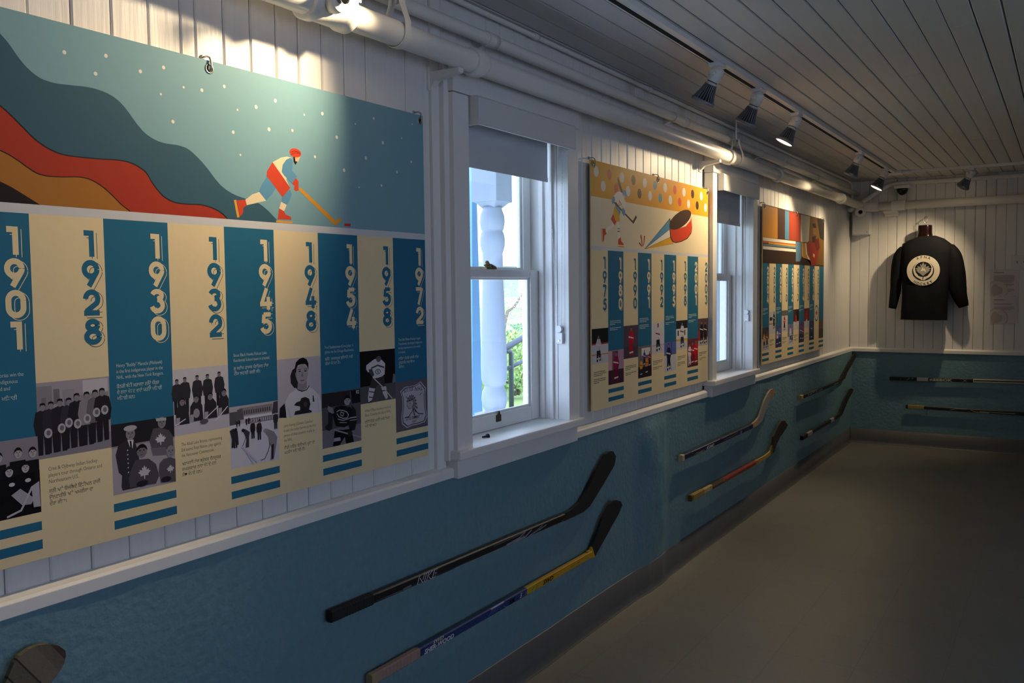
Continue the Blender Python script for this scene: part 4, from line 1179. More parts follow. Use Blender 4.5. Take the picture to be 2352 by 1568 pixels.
# skater
a.up()
for col, q in (
    ('e2a13c', [(1.4939,1.7232),(1.501,1.7245),(1.5103,1.6829),(1.503,1.6811)]), ('cf4a33', [(1.5028,1.7229),(1.53,1.7271),(1.534,1.7132),(1.5229,1.7068),(1.5215,1.6953),(1.5163,1.6872),(1.5104,1.6861)]),
    ('ead9b4', [(1.53,1.7271),(1.5526,1.7421),(1.5763,1.7502),(1.5984,1.7303),(1.5658,1.7217),(1.5341,1.7139)]), ('5f93b5', [(1.604,1.7938),(1.6307,1.7652),(1.6194,1.7496),(1.597,1.7302),(1.5739,1.7511),(1.584,1.7683)]),
    ('5f93b5', [(1.6512,1.743),(1.6798,1.7659),(1.686,1.7533),(1.6788,1.7377),(1.6682,1.7238),(1.6494,1.7317)]), ('ead9b4', [(1.6483,1.7309),(1.6672,1.7245),(1.6575,1.7074),(1.6408,1.7136)]),
    ('cf4a33', [(1.6403,1.7136),(1.6575,1.7074),(1.6623,1.6991),(1.6799,1.6946),(1.6832,1.6869),(1.6343,1.6851)]), ('e2a13c', [(1.6293,1.6822),(1.6871,1.6819),(1.6859,1.6773),(1.6291,1.6767)]),
    ('ead9b4', [(1.6222,1.8296),(1.6523,1.8448),(1.6725,1.8498),(1.6877,1.8483),(1.6818,1.8259),(1.6679,1.7891),(1.6799,1.7696),(1.6554,1.7897)]), ('cf4a33', [(1.6222,1.8296),(1.603,1.8045),(1.6016,1.7917),(1.6537,1.7432),(1.6814,1.7698)]),
    ('5f93b5', [(1.6851,1.848),(1.6935,1.8385),(1.6891,1.8155),(1.7057,1.8022),(1.6905,1.78),(1.6607,1.7995),(1.6525,1.8079),(1.6567,1.8269),(1.6697,1.8413)]), ('cf4a33', [(1.7014,1.7972),(1.7115,1.7895),(1.7107,1.7667),(1.7017,1.7622),(1.6941,1.7664),(1.6965,1.7768),(1.688,1.7816)]),
    ('d99a36', [(1.7151,1.7736),(1.7213,1.7722),(1.8496,1.694),(1.8655,1.703),(1.874,1.6967),(1.8492,1.6812),(1.84,1.6835),(1.7117,1.7664)]), ('c23a30', [(1.8843,1.6884),(1.9094,1.6894),(1.9091,1.6812),(1.8841,1.6807)]),
    ('e3b98c', [(1.6955,1.8518),(1.72,1.8547),(1.7122,1.8414),(1.7027,1.8365),(1.6967,1.8426)]), ('2a2226', [(1.695,1.8521),(1.7002,1.8528),(1.7018,1.8409),(1.7091,1.841),(1.7015,1.8311),(1.6956,1.8395)])):
    a.poly(q, col)
a.ell(ell(1.7026,1.8628,0.0209,0.0117), 'cf4a33'); a.line([(1.6851,1.8618),(1.6986,1.8676),(1.7203,1.8657)], .0012, '7c2a20'); a.line([(1.6859,1.8555),(1.7036,1.8629),(1.7202,1.8619)], .0012, '7c2a20')
a.line([(1.6881,1.8588),(1.7016,1.8657),(1.7192,1.8641)], .0008, '7c2a20')
a.build('header_picture', b1)
s = sheet(); s.rect(L1, 1.6575, R1, 1.6760, 'cfd0d2'); s.build('divider_band', b1)
K1 = dict(h=.0545, p=.0613, r=.0135, z=1.6306)
PUN = ['ਹੈਨਰੀ ਬੱਡੀ ਮਰਾਕਲ ਨਿਊ ਯੌਰਕ', 'ਦੇ ਨਾਲ ਖੇਡਣ ਵਾਲੇ ਪਹਿਲੇ ਖਿਡਾਰੀ', 'ਖਿਡਾਰੀ ਸਨ।']
caps = {
    '1901': (['        Winnipeg Victorias win the', '    Cup with three Indigenous', '    players Tony, Rod and'], ['ਵਿਨੀਪੈੱਗ ਦੀ ਟੀਮ ਖਿਡਾਰੀ', 'ਤਿੰਨ ਕੱਪ ਜਿੱਤਿਆ']),
    '1928': (['Cree & Ojibway Indian hockey', 'players tour through Ontario and', 'Northeastern U.S.'], ['ਕ੍ਰੀ ਅਤੇ ਓਜਿਬਵੇ ਇੰਡੀਅਨ ਹਾਕੀ', 'ਉਨਟਾਰੀਓ ਅਤੇ ਅਮਰੀਕਾ ਦਾ', 'ਦੌਰਾ ਕੀਤਾ।']),
    '1930': (['Henry "Buddy" Maracle (Mohawk)', 'is the first Indigenous player in the', 'NHL, with the New York Rangers.'], PUN),
    '1932': (['The Alkali Lake Braves, representing', "Esk'etemc First Nation, play against", 'the Vancouver Commercials.'], ['ਅਲਕਲੀ ਲੇਕ ਬ੍ਰੇਵਜ਼ ਵੈਨਕੂਵਰ', 'ਕਮਰਸ਼ਲਜ਼ ਨਾਲ ਖੇਡਦੇ ਹਨ', 'ਮੈਚ ਖੇਡਦੇ ਹਨ।']),
    '1945': (['Sioux Black Hawks Pelican Lake', 'Residential School team is created.'], ['ਸੂ ਬਲੈਕ ਹਾਕਸ ਪੈਲੀਕਨ ਲੇਕ', 'ਟੀਮ ਬਣਾਈ ਗਈ ਸੀ।']),
    '1948': (['Larry Kwong (Chinese Canadian)', 'breaks the colour barrier as the first', 'person of Asian ancestry to play in', 'the NHL.'], ['ਲੈਰੀ ਕਵੌਂਗ ਏਸ਼ੀਅਨ ਮੂਲ ਦਾ', 'ਪਹਿਲਾ ਖਿਡਾਰੀ ਹੈ।']),
    '1954': (['Fred Sasakamoose (Cree) plays 11', 'games on the Chicago Blackhawks.'], ['ਫਰੈੱਡ ਸਸਕਮੂਸ ਸ਼ਿਕਾਗੋ ਲਈ', 'ਗੇਮਾਂ ਖੇਡਦਾ ਹੈ।']),
    '1958': (["Willie O'Ree becomes the first", 'Black Canadian to play in NHL.'], ['ਵਿਲੀ ਓਰੀ ਪਹਿਲੇ ਕਨੇਡੀਅਨ', 'ਖਿਡਾਰੀ ਬਣੇ।']),
    '1972': (['The Little Native Hockey League', 'Tournament, the largest Indigenous', 'hockey tournament in the world,', 'is created.'], ['ਲਿਟਲ ਨੇਟਿਵ ਹਾਕੀ ਲੀਗ', 'ਟੂਰਨਾਮੈਂਟ ਬਣਾਇਆ', 'ਗਿਆ।']),
}
pics = [pic_1901, pic_1928, pic_1930, pic_1932, pic_1945, pic_1948, pic_1954, pic_1958, pic_1972]
for i, yr in enumerate(('1901', '1928', '1930', '1932', '1945', '1948', '1954', '1958', '1972')):
    column(b1, yr, L1 + i * W1, L1 + (i + 1) * W1, i % 2 == 0, 1.6573, K1, cap=caps[yr], pic=pics[i], cap_z=1.352 if i == 8 else None)
hook(1.432, 2.026, 'metal cup hook holding the top edge of the skater banner in the lamplight')
hook(2.2385, 2.026, 'metal cup hook holding the top right corner of the skater banner')


# ---- colour photographs of the two farther banners: loose blocks and figures
def action(bgtop, bgbot, split, figs, extra=()):
    def f(a, y0, y1, z0, z1):
        W, H = y1 - y0, z1 - z0
        a.rect(y0, z0, y1, z1, bgbot); a.rect(y0, z0 + split * H, y1, z1, bgtop)
        for u0, v0, u1, v1, c in extra:
            a.rect(y0 + u0 * W, z0 + v0 * H, y0 + u1 * W, z0 + v1 * H, c)
        for u, v, h, top, legs, skin in figs:
            y, z, s = y0 + u * W, z0 + v * H, h * H
            a.poly([(y - .16 * s, z + .02 * s), (y - .05 * s, z), (y, z + .28 * s), (y + .08 * s, z + .03 * s), (y + .18 * s, z + .05 * s), (y + .15 * s, z + .5 * s), (y - .15 * s, z + .5 * s)], legs)
            a.poly([(y - .15 * s, z + .42 * s), (y + .16 * s, z + .42 * s), (y + .24 * s, z + .6 * s), (y + .14 * s, z + .84 * s), (y - .1 * s, z + .86 * s), (y - .22 * s, z + .64 * s)], top)
            a.line([(y - .22 * s, z + .66 * s), (y + .18 * s, z + .6 * s)], .045 * s, 'd9d4cf' if top[0] not in 'de' else '8c2a30')
            a.line([(y - .15 * s, z + .12 * s), (y + .15 * s, z + .14 * s)], .05 * s, 'd9d4cf')
            a.ell((y, z + .92 * s, .07 * s, .085 * s), skin, 12)
            a.poly([(y - .075 * s, z + .93 * s), (y, z + 1.02 * s), (y + .075 * s, z + .93 * s), (y, z + .965 * s)], '1d1a1d')
            x1 = max(y0 + .003, min(y1 - .003, y + .3 * s))
            a.line([(y + .05 * s, z + .5 * s), (x1, z + .02 * s)], .022 * s, '3a3030')
    return f


RED, ICE, DK, NAVY, SK = 'b5283a', 'ccc8cc', '1e2026', '25305a', '8a6a5c'
pics2 = [
    action('1d1f22', ICE, .58, [(.40, .04, .78, 'c8c2c4', '23242a', SK)], [(0, .24, 1, .27, 'c98e3c'), (0, .54, 1, .585, 'a23a40')]),
    action('b08a9c', '4a2b3c', .42, [(.50, .06, .9, '8e1f45', '6d1c38', SK)], [(0, .42, .25, .98, 'c9a3a5'), (.25, .42, .62, .98, '7d4b66')]),
    action('5b4a57', '514353', .35, [(.52, .05, .92, 'c21f33', 'b21d30', SK)]),
    action('7b746f', '2b2428', .35, [(.22, .05, .55, 'd79a2c', '2b2c38', SK), (.62, .08, .6, 'd98a2a', '23242c', SK), (.45, .36, .5, '3b3f8a', '2a2a34', SK), (.84, .3, .5, '8c2030', '23232a', SK)], [(.25, .70, .9, .93, 'd8d4cf')]),
    action('d3cfd4', ICE, .3, [(.50, .06, .92, 'd5d0d0', '1f2535', SK)], [(0, .25, 1, .28, 'b9a7b4')]),
    action('5c6aa8', ICE, .55, [(.36, .04, .92, '1f2a4a', '18223c', SK)], [(0, .5, 1, .56, 'd9cfa8'), (.55, .56, .62, 1, '39458a')]),
    action('2b2d33', ICE, .72, [(.52, .05, .9, 'd8d4d6', '24345c', SK)], [(0, .36, 1, .72, 'dad6d6'), (.12, .48, .22, .66, '23252b'), (.72, .48, .8, .66, '23252b'), (0, .29, 1, .36, 'd8ab34')]),
    action('6b3a40', '5a2d36', .4, [(.2, .05, .8, 'd9d5d5', 'c3bfc4', SK), (.48, .06, .84, 'b4212f', '8f1c2a', SK), (.8, .05, .9, 'cf1f2c', 'b51c28', SK)]),
    action('5d4a4c', 'b9b3b4', .3, [(.35, .06, .86, '26262a', '1d1d22', SK), (.72, .06, .84, '2b2b30', '202025', SK)], [(0, .26, 1, .31, 'c98e3c'), (0, .2, .22, .55, 'a03038')]),
]
W2, L2 = .1622, 3.4140
b2 = banner('banner with a giant red and brown puck and years 1975 to 2003', L2, L2 + 9 * W2, 2.0455, .9655, (L2 + .032, 4.145, L2 + 9 * W2 - .02))
R2 = L2 + 9 * W2
a = sheet()
a.rect(L2, 1.6800, R2, 2.0455, 'e6d6b4'); a.rect(L2, 1.8915, R2, 2.0455, 'dd9a2d')
a.up()
for c, q in (('dcd6cf', [(3.4649,1.9998),(3.7257,2),(3.5334,1.9432),(3.7929,1.9437),(3.9845,1.9995),(4.0485,1.9435),(4.2389,2),(4.3074,1.9436),(4.4971,1.9999),(4.5649,1.943),(4.7593,2.0005),(4.828,1.9419)]), ('d2574a', [(3.5934,1.9993),(3.6661,1.9466),(4.368,2.0002),(4.4362,1.9436)]), ('4a3730', [(3.8517,2.0002),(3.9205,1.9434),(4.6245,2.0004),(4.6955,1.9445)]), ('5c93a6', [(4.108,1.9999),(4.1753,1.9429)])):
    for p in q:
        a.ell((p[0], p[1], .0235, .0235), c, 20, False)
for c, q in (
    ('3a2a26', [(3.6852,2.0007),(3.6776,1.9873),(3.6849,1.9681),(3.6988,1.9495),(3.7128,1.9347),(3.7299,1.9282),(3.7319,1.9404),(3.7149,1.9589),(3.7056,1.974),(3.6926,1.9887)]),
    ('4a3730', [(3.6332,1.8806),(3.647,1.8836),(3.8434,1.81),(3.8789,1.8391),(3.8911,1.8295),(3.8504,1.7972)]),
    ('ede4d2', [(3.6752,1.9315),(3.7034,1.9351),(3.7318,1.9283),(3.7412,1.909),(3.7652,1.8947),(3.762,1.858),(3.7219,1.8753),(3.684,1.8685),(3.6562,1.8784),(3.6424,1.8853),(3.6362,1.9084)]),
    ('5b94b8', [(3.6288,1.9059),(3.6472,1.9074),(3.6526,1.894),(3.6423,1.8774),(3.6239,1.8728),(3.6167,1.8833)]), ('5b94b8', [(3.7361,1.8643),(3.7581,1.8537),(3.7619,1.8337),(3.7454,1.8278),(3.7235,1.8372),(3.7217,1.8552)]),
    ('5b94b8', [(3.6469,1.8777),(3.6746,1.8639),(3.7121,1.8445),(3.6978,1.8255),(3.6698,1.8397)]), ('4a3730', [(3.647,1.8824),(3.6609,1.8843),(3.7169,1.8549),(3.7074,1.8494)]),
    ('e3aa33', [(3.6468,1.8658),(3.6699,1.8516),(3.6978,1.8295),(3.7023,1.7998),(3.674,1.7953),(3.6417,1.8101),(3.6328,1.8372)]), ('cf4a33', [(3.6299,1.8299),(3.6647,1.7956),(3.6479,1.778),(3.6078,1.8041)]),
    ('ede4d2', [(3.6323,1.7878),(3.6479,1.7796),(3.6001,1.7565),(3.5658,1.7431),(3.5552,1.7562),(3.5912,1.7718)]), ('ede4d2', [(3.6722,1.7952),(3.6975,1.7975),(3.7038,1.7617),(3.7064,1.7297),(3.6874,1.7169),(3.6755,1.7483)]),
    ('cf4a33', [(3.5218,1.7584),(3.5535,1.7589),(3.5551,1.7446),(3.5658,1.7392),(3.5417,1.7284),(3.5352,1.7029),(3.5264,1.7025)]), ('dd9a2d', [(3.5095,1.7597),(3.5148,1.76),(3.5229,1.6985),(3.5176,1.6983)]),
    ('cf4a33', [(3.6827,1.7167),(3.7093,1.7298),(3.7129,1.7119),(3.7396,1.7008),(3.7395,1.6939),(3.6825,1.6943)]), ('dd9a2d', [(3.6806,1.6886),(3.7453,1.6884),(3.7452,1.6839),(3.6806,1.6838)]),
    ('5b94b8', [(3.7338,1.9406),(3.7463,1.9465),(3.7685,1.9415),(3.7771,1.924),(3.7605,1.9045),(3.7413,1.915),(3.7299,1.9241)]), ('ead0a8', [(3.7414,1.9251),(3.7606,1.9166),(3.7585,1.9063),(3.7412,1.909)]),
    ('d2682f', [(3.6955,1.8965),(3.7238,1.8754),(3.6887,1.8681)]), ('ede4d2', [(3.6983,1.8876),(3.7124,1.8758),(3.6953,1.8726)]),
    ('4f8a9c', [(3.6757,1.7683),(3.702,1.7689),(3.702,1.7645),(3.6756,1.7639)]), ('b9463c', [(3.6756,1.7563),(3.7019,1.7568),(3.7019,1.752),(3.6755,1.7515)]),
    ('a8443c', [(3.9298,1.7457),(3.9423,1.7518),(3.9588,1.6962),(3.9525,1.696)]), ('a8443c', [(3.9192,1.7158),(3.9525,1.6947),(3.9441,1.6944),(3.9109,1.7084)]), ('a8443c', [(3.9717,1.7476),(3.9844,1.746),(3.9714,1.7009),(3.9651,1.6998)]),
    ('4a3730', [(3.9766,1.6836),(4.3038,1.8528),(4.346,1.7233)]), ('5b94b8', [(3.9841,1.6864),(4.2978,1.8456),(4.2977,1.7938)]), ('ede4d2', [(3.9873,1.6857),(4.2953,1.7923),(4.3037,1.7556)]), ('e3aa33', [(3.9904,1.6849),(4.3037,1.7543),(4.3217,1.7383),(4.3521,1.7249)])):
    a.poly(q, c)
pk = [(4.4452,1.8545)][0]
a.poly([(4.2942,1.8229),(4.3097,1.7966),(4.4201,1.8046),(4.522,1.8215),(4.5942,1.854),(4.6035,1.8736),(4.6171,1.8171),(4.6038,1.7878),(4.5483,1.7568),(4.458,1.7367),(4.3828,1.7279),(4.3339,1.7319),(4.3097,1.7559)], '4a3730')
a.poly([(4.2977,1.8208),(4.3097,1.7966),(4.4201,1.8046),(4.522,1.8215),(4.5876,1.8536),(4.6062,1.869),(4.6144,1.8169),(4.5985,1.7899),(4.543,1.7604),(4.4554,1.7404),(4.3828,1.7324),(4.3411,1.7363),(4.3169,1.7562)], 'd0492f')
e = ell(4.4464,1.8527,0.1585,0.0463); rr = math.radians(16)
a.poly([(e[0] + e[2] * 1.0 * math.cos(t) * .98, e[1] + e[3] * math.sin(t) * .92 + e[2] * .25 * math.cos(t)) for t in [2 * PI * i / 28 for i in range(28)]], '4a3730')
a.build('header_picture', b2)
s = sheet(); s.rect(L2, 1.6646, R2, 1.6800, 'cfd0d2'); s.build('divider_band', b2)
K2 = dict(h=.0535, p=.0612, r=.0145, z=1.6365)
for i, yr in enumerate(('1975', '1980', '1990', '1991', '1992', '1995', '1998', '2001', '2003')):
    column(b2, yr, L2 + i * W2, L2 + (i + 1) * W2, i % 2 == 1, 1.6645, K2, pic=pics2[i], cap_lines=(3, 2) if i % 3 else (3, 3), cap_z=1.352 if i % 2 else 1.135)
hook(L2 + .032, 2.0265, 'metal cup hook holding the top left corner of the puck banner')
hook(4.145, 2.0265, 'metal cup hook holding the middle of the puck banner')
hook(R2 - .02, 2.0265, 'metal cup hook holding the top right corner of the puck banner')

# ---- third banner
pics3 = [
    action('4a4148', 'b9b4b8', .5, [(.3, .1, .7, 'c98e3c', '24242a', SK), (.7, .1, .75, '8a5a30', '2a2a30', SK)]),
    action('cfcacb', ICE, .5, [(.75, .2, .8, '33363c', '2a2c33', SK)], [(.1, .6, .5, .75, '33363c'), (0, .42, 1, .47, 'c98e3c')]),
    action('4a5a8c', '3a4470', .4, [(.3, .08, .8, 'd0ccd4', '2a3358', SK), (.7, .1, .85, '5a6ab0', '23284a', SK)]),
    action('6d6a66', ICE, .75, [(.45, .05, .75, 'cf2f2f', '23242a', SK)]),
    action('7c7a9a', 'c8c4d0', .4, [(.5, .08, .85, 'c9c6d8', '3a3f70', SK), (.8, .1, .6, '5a5a80', '2a2a40', SK)]),
    action('4a3230', 'cfc9ca', .4, [(.45, .05, .75, 'd02c38', 'c8c4c8', SK)], [(.5, .45, .95, .95, '2e1f1f')]),
    action('5a4a70', '3a3658', .4, [(.4, .1, .8, '4a50a0', '2a2c50', SK), (.75, .1, .7, '8a3040', '2a2a40', SK)]),
    action('7a3038', 'cfc9ca', .35, [(.5, .08, .86, 'd02c38', 'd0ccd0', SK)]),
    action('3a4868', '33405c', .4, [(.5, .05, .88, '3a4c78', '232a44', SK)]),
]


def badge(a, y0, y1, z0, z1):
    cx = (y0 + y1) / 2; cz = 1.275
    for r, c in ((.070, '3f6d7c'), (.058, 'cfc6b0'), (.050, 'd8d2c2')):
        a.ell((cx, cz, r, r * .95), c, 26)
    leaf(a, cx, cz, .032, 'b5323a')


W3, L3 = .1597, 5.9330
b3 = banner('farthest banner with striped hockey sweater blocks and years from 2004', L3, L3 + 11 * W3, 2.0465, .970, (L3 + .035, 6.805, L3 + 11 * W3 - .03))
R3 = L3 + 11 * W3
a = sheet(); a.rect(L3, 1.6565, R3, 2.0465, '4a3226')
for c, q in (('c98a35', [(5.9332,2.0416),(6.2857,2.0399),(6.291,1.8303),(5.9377,1.8243)]), ('4a332b', [(6.2857,2.0399),(6.4756,2.0407),(6.4813,1.8335),(6.291,1.8303)]), ('4f7f9e', [(6.4756,2.0407),(6.5834,2.04),(6.5894,1.8347),(6.4813,1.8335)]), ('8f3d2c', [(6.5834,2.04),(6.9195,2.0402),(6.9264,1.8333),(6.5894,1.8347)]), ('c6bfae', [(6.9195,2.0402),(7.2077,2.0406),(7.1897,1.854),(7.1376,1.8364),(6.9665,1.8315),(6.9264,1.8333)]),
             ('7d5a2c', [(7.2077,2.0406),(7.6891,2.0441),(7.6855,1.6665),(7.3966,1.6662),(7.1727,1.836)]), ('33302f', [(7.4378,2.0425),(7.6891,2.0441),(7.6845,1.8738),(7.5392,1.8861)]),
             ('35281f', [(5.9393,1.7448),(6.7887,1.7552),(6.8073,1.6728),(7.2681,1.671),(7.2494,1.69),(7.1425,1.7008),(6.9707,1.7098),(6.9368,1.7217),(6.7737,1.7217),(6.7754,1.668),(5.9412,1.6547)]), ('5c7f99', [(6.7703,1.8289),(6.9599,1.8296),(6.9538,1.7136),(6.9049,1.683),(6.7878,1.6807)]),
             ('e2dccb', [(5.9377,1.8243),(6.7767,1.8308),(6.7773,1.811),(5.9382,1.8023)]), ('c65a34', [(5.9382,1.8008),(6.771,1.8091),(6.7713,1.7993),(5.9384,1.789)]), ('dd9a3d', [(6.0734,1.7987),(6.7776,1.8011),(6.7779,1.7912),(6.0736,1.7866)]), ('5d8590', [(5.9386,1.7831),(6.7779,1.7912),(6.7783,1.7797),(5.9388,1.7699)]), ('e2dccb', [(5.9389,1.7669),(6.7849,1.7716),(6.7856,1.751),(5.9393,1.7463)]),
             ('3a2a22', [(5.9393,1.7448),(6.7856,1.7493),(6.7881,1.6724),(7.2501,1.6707),(7.2565,1.6901),(6.971,1.6996),(6.9535,1.7221),(7.0726,1.7122),(7.2489,1.7031),(7.2721,1.6605),(5.9412,1.6532)]),
             ('d9a04a', [(6.9599,1.8279),(7.0685,1.8277),(7.0996,1.73),(7.1775,1.7042),(7.0042,1.7148),(6.9634,1.7265)]), ('e8dcc4', [(7.0548,1.8281),(7.11,1.8284),(7.1411,1.7397),(7.249,1.7005),(7.1634,1.7056),(7.0852,1.7468)]),
             ('9c3727', [(7.1031,1.8264),(7.3335,1.8642),(7.5017,1.8665),(7.5345,1.8135),(7.4878,1.7399),(7.3968,1.6617),(7.2685,1.6596),(7.2129,1.7067),(7.1338,1.7482)]), ('70271e', [(7.3335,1.8642),(7.501,1.8845),(7.5426,1.8047),(7.4297,1.7742)]), ('e2b48a', [(7.3193,1.7577),(7.3786,1.746),(7.3575,1.7188),(7.3128,1.7354)]),
             ('8d6a48', [(7.2929,1.9723),(7.4036,1.9605),(7.3946,1.9067),(7.3135,1.9074)]), ('2f2622', [(7.2741,1.9888),(7.3835,1.9993),(7.4223,1.9614),(7.3115,1.9601)]), ('3d2b26', [(7.2781,1.8839),(7.4059,1.9027),(7.3893,1.8531),(7.2981,1.8363)])):
    a.poly(q, c)
a.build('header_picture', b3)
K3 = dict(h=.0560, p=.0640, r=.0135, z=1.632)
for i, yr in enumerate(('2004', '2006', '2008', '2010', '2012', '2013', '2014', '2015', '2016', '2017', '')):
    bl = i % 2 == 0
    column(b3, yr, L3 + i * W3, L3 + (i + 1) * W3, bl, 1.6565, K3, pic=badge if i == 9 else action('6b5a4c', '55483c', .5, []) if i == 10 else pics3[i], cap_lines=(3, 2) if i < 9 else None, cap_z=1.35 if bl else 1.13)
hook(L3 + .035, 2.0275, 'metal cup hook holding the top left corner of the farthest banner')
hook(6.805, 2.0275, 'metal cup hook holding the middle of the farthest banner')
hook(R3 - .03, 2.0275, 'metal cup hook holding the top right corner of the farthest banner')
# ------------------------------------------------------------------ hockey sticks
def stick_mat(c, rough=.4):
    return mat('stick_' + c + ('' if rough == .4 else '_tape'), c, rough=rough, vary=.12, scale=120, bump=.02 if rough == .4 else .25)


def stick(label, butt, heel, h, segs, blade, blade_cols, wall='left', lines=(), letters=(), tape=None, cap=None, xw=(.030, .050), tape_ridges=True):
    """stick hung flat on a wall. butt/heel = ends of the shaft centre line as (along, z);
    segs = [(from, to, colour)] along 0..1; blade = outline; blade_cols = [(share of blade, colour)]"""
    def W(u, d, z):                                         # along-wall, out-from-wall, up -> world
        return (d, u, z) if wall == 'left' else (u, Y1 - d, z)
    B = Vector(butt); Hh = Vector(heel); D = (Hh - B); L = D.length; D.normalize(); Np = Vector((-D.y, D.x))
    root = thing('hockey_stick', label, 'hockey stick', W(B.x, xw[0], B.y), 'hockey sticks hung on the blue dado')
    c = .004
    d0, d1 = xw

    def section(t, grow=0.0):
        p = B + D * (t * L); hh = h / 2 + grow; a0, a1 = d0 - grow, d1 + grow
        ring = []
        for dd, s in ((a0, -hh + c), (a0 + c, -hh), (a1 - c, -hh), (a1, -hh + c), (a1, hh - c), (a1 - c, hh), (a0 + c, hh), (a0, hh - c)):
            q = p + Np * s; ring.append(W(q.x, dd, q.y))
        return ring
    mb = MB()
    for a, b, col in segs:
        mb.sweep([section(a), section(b)], stick_mat(col), smooth=False)
    shaft = mb.build('shaft', root)
    if tape:
        t0, t1, col = tape
        mb = MB(); rings = []; nn = 26
        for i in range(nn + 1):
            t = t0 + (t1 - t0) * i / nn
            rings.append(section(t, .0012 + (.0009 if tape_ridges and i % 2 else 0)))
        mb.sweep(rings, stick_mat(col, .8), smooth=False)
        mb.build('grip_tape', root)
    if cap:
        mb = MB(); mb.sweep([section(-cap[0] / L, .002), section(cap[0] / L, .002)], stick_mat(cap[1], .8), smooth=False); mb.build('butt_end', root)
    # blade: outline given a slight curve away from the wall, thinner than the shaft
    n = len(blade); tip = max(range(n), key=lambda i: (Vector(blade[i]) - Hh).length)
    far = (Vector(blade[tip]) - Hh).length
    bm = bmesh.new()
    t2 = .0055
    dm = (d0 + d1) / 2 - .002

    def dd(q):
        s = min(1, (Vector(q) - Hh).length / far); return dm + .010 * s * s
    lo = [bm.verts.new(W(q[0], dd(q) - t2, q[1])) for q in blade]; hi = [bm.verts.new(W(q[0], dd(q) + t2, q[1])) for q in blade]
    bm.faces.new(lo[::-1]); bm.faces.new(hi)
    for i in range(n):
        bm.faces.new((lo[i], lo[(i + 1) % n], hi[(i + 1) % n], hi[i]))
    bmesh.ops.recalc_face_normals(bm, faces=bm.faces[:])
    V = Vector(blade[tip]) - Hh
    mats = [stick_mat(cc, .8) for _, cc in blade_cols]
    for k, (share, _) in enumerate(blade_cols[:-1]):
        q = Hh + V * share; nv = V.normalized()
        bmesh.ops.bisect_plane(bm, geom=bm.verts[:] + bm.edges[:] + bm.faces[:], plane_co=W(q.x, 0, q.y), plane_no=W(nv.x, 0, nv.y) if wall == 'left' else (nv.x, 0, nv.y))
    bmesh.ops.triangulate(bm, faces=bm.faces[:])
    bm.verts.index_update(); mb = MB()
    vs = [v.co[:] for v in bm.verts]
    groups = {}
    for f in bm.faces:
        cc = f.calc_center_median(); q = Vector((cc.y, cc.z)) if wall == 'left' else Vector((cc.x, cc.z))
        s = (q - Hh).dot(V.normalized()) / V.length; k = 0
        while k < len(blade_cols) - 1 and s > blade_cols[k][0]:
            k += 1
        groups.setdefault(k, []).append([v.index for v in f.verts])
    for k, fs in groups.items():
        mb.add(vs, fs, mats[k])
    bm.free()
    mb.build('blade', root)
    # printed lines and lettering on the face turned to the room
    if lines or letters:
        ang = math.atan2(D.y, D.x)
        O = W(0, d1 + .0003, 0)
        a = Art(O, (0, 1, 0) if wall == 'left' else (1, 0, 0), (0, 0, 1))

        def P(t, s):
            q = B + D * (t * L) + Np * (s * h); return (q.x, q.y)
        for ln in lines:
            pts, w, col = ln; a.line([P(*q) for q in pts], w, col)
        if lines:
            a.build('printed_stripes', root)
        words_ = {}
        for s, t, v, size, col, kw in letters:                # outline and fill of one word share a mesh
            b = words_.get(round(t * 40))
            if b is None:
                b = words_[round(t * 40)] = Art(O, (0, 1, 0) if wall == 'left' else (1, 0, 0), (0, 0, 1)).up(len(lines) + 2)
            b.text(s, P(t, v), size, col, rot=ang, **kw)
        for b in words_.values():
            b.build('lettering', root)
    # pegs that carry it
    for t in (.12, .80):
        p = B + D * (t * L)
        mb = MB(); mb.lathe(W(p.x, .001, p.y), W(0, 1, 0) if wall == 'left' else (0, -1, 0), [(0, .0045), (d0 + .002, .0045)], stick_mat('24262a'), 8)
        mb.build('mounting_peg', root)
    return root


K = '17171a'
nb = [(1.7945,0.5985),(3.1188,0.5739)]
stick('black stick with outlined white lettering and silver swooshes, upper one below the nearer window', nb[0], nb[1], .030,
      [(0, 1, '141417')],
      [(3.1113,0.5869),(3.1912,0.5886),(3.2623,0.6042),(3.3174,0.6383),(3.3997,0.7091),(3.4913,0.7694),(3.5314,0.7759),(3.5653,0.7722),(3.5926,0.7436),(3.5784,0.7068),(3.4767,0.6418),(3.3475,0.5688),(3.2858,0.5565),(3.1221,0.556)], [(.36, '18181b'), (1, '1b1a1b')],
      lines=[([(.13, .38), (.97, .40)], .0014, '8f949c'), ([(.13, -.30), (.52, -.30)], .0008, '6c7078'), ([(.42, -.42), (.70, -.36), (.76, -.1)], .0016, '9aa0a8'),
             ([(.665, -.30), (.73, -.12), (.765, .32)], .0050, '8d9096'), ([(.70, -.42), (.765, -.28), (.80, .25)], .0055, '8d9096'), ([(.785, -.40), (.83, -.15), (.86, .25)], .0045, '8d9096'), ([(.84, -.20), (.885, .12)], .004, '8d9096'),
             ([(.60, .18), (.71, .22), (.76, .34)], .0014, '8d9096'), ([(.975, -.2), (.985, -.35), (.995, -.1)], .0014, '8d9096'), ([(.155, -.33), (.215, -.33)], .0008, '7d8088'), ([(.218, -.30), (.248, -.24)], .0075, '6d7078'),
             ([(.30, .40), (.315, .50), (.33, .40)], .0012, '8f949c')],
      letters=[('NIKE', .268, -.40, .034, 'd9dbe0', dict(bold=.022, shear=.35, sx=1.35)), ('NIKE', .269, -.385, .0325, '17171a', dict(bold=-.008, shear=.35, sx=1.42)), ('11', .055, -.30, .022, '9a9794', dict(bold=.03))],
      tape=(0, .115, '1d1a19'), cap=(.022, '171515'))
sb = [(1.9432,0.357),(3.3611,0.3578)]
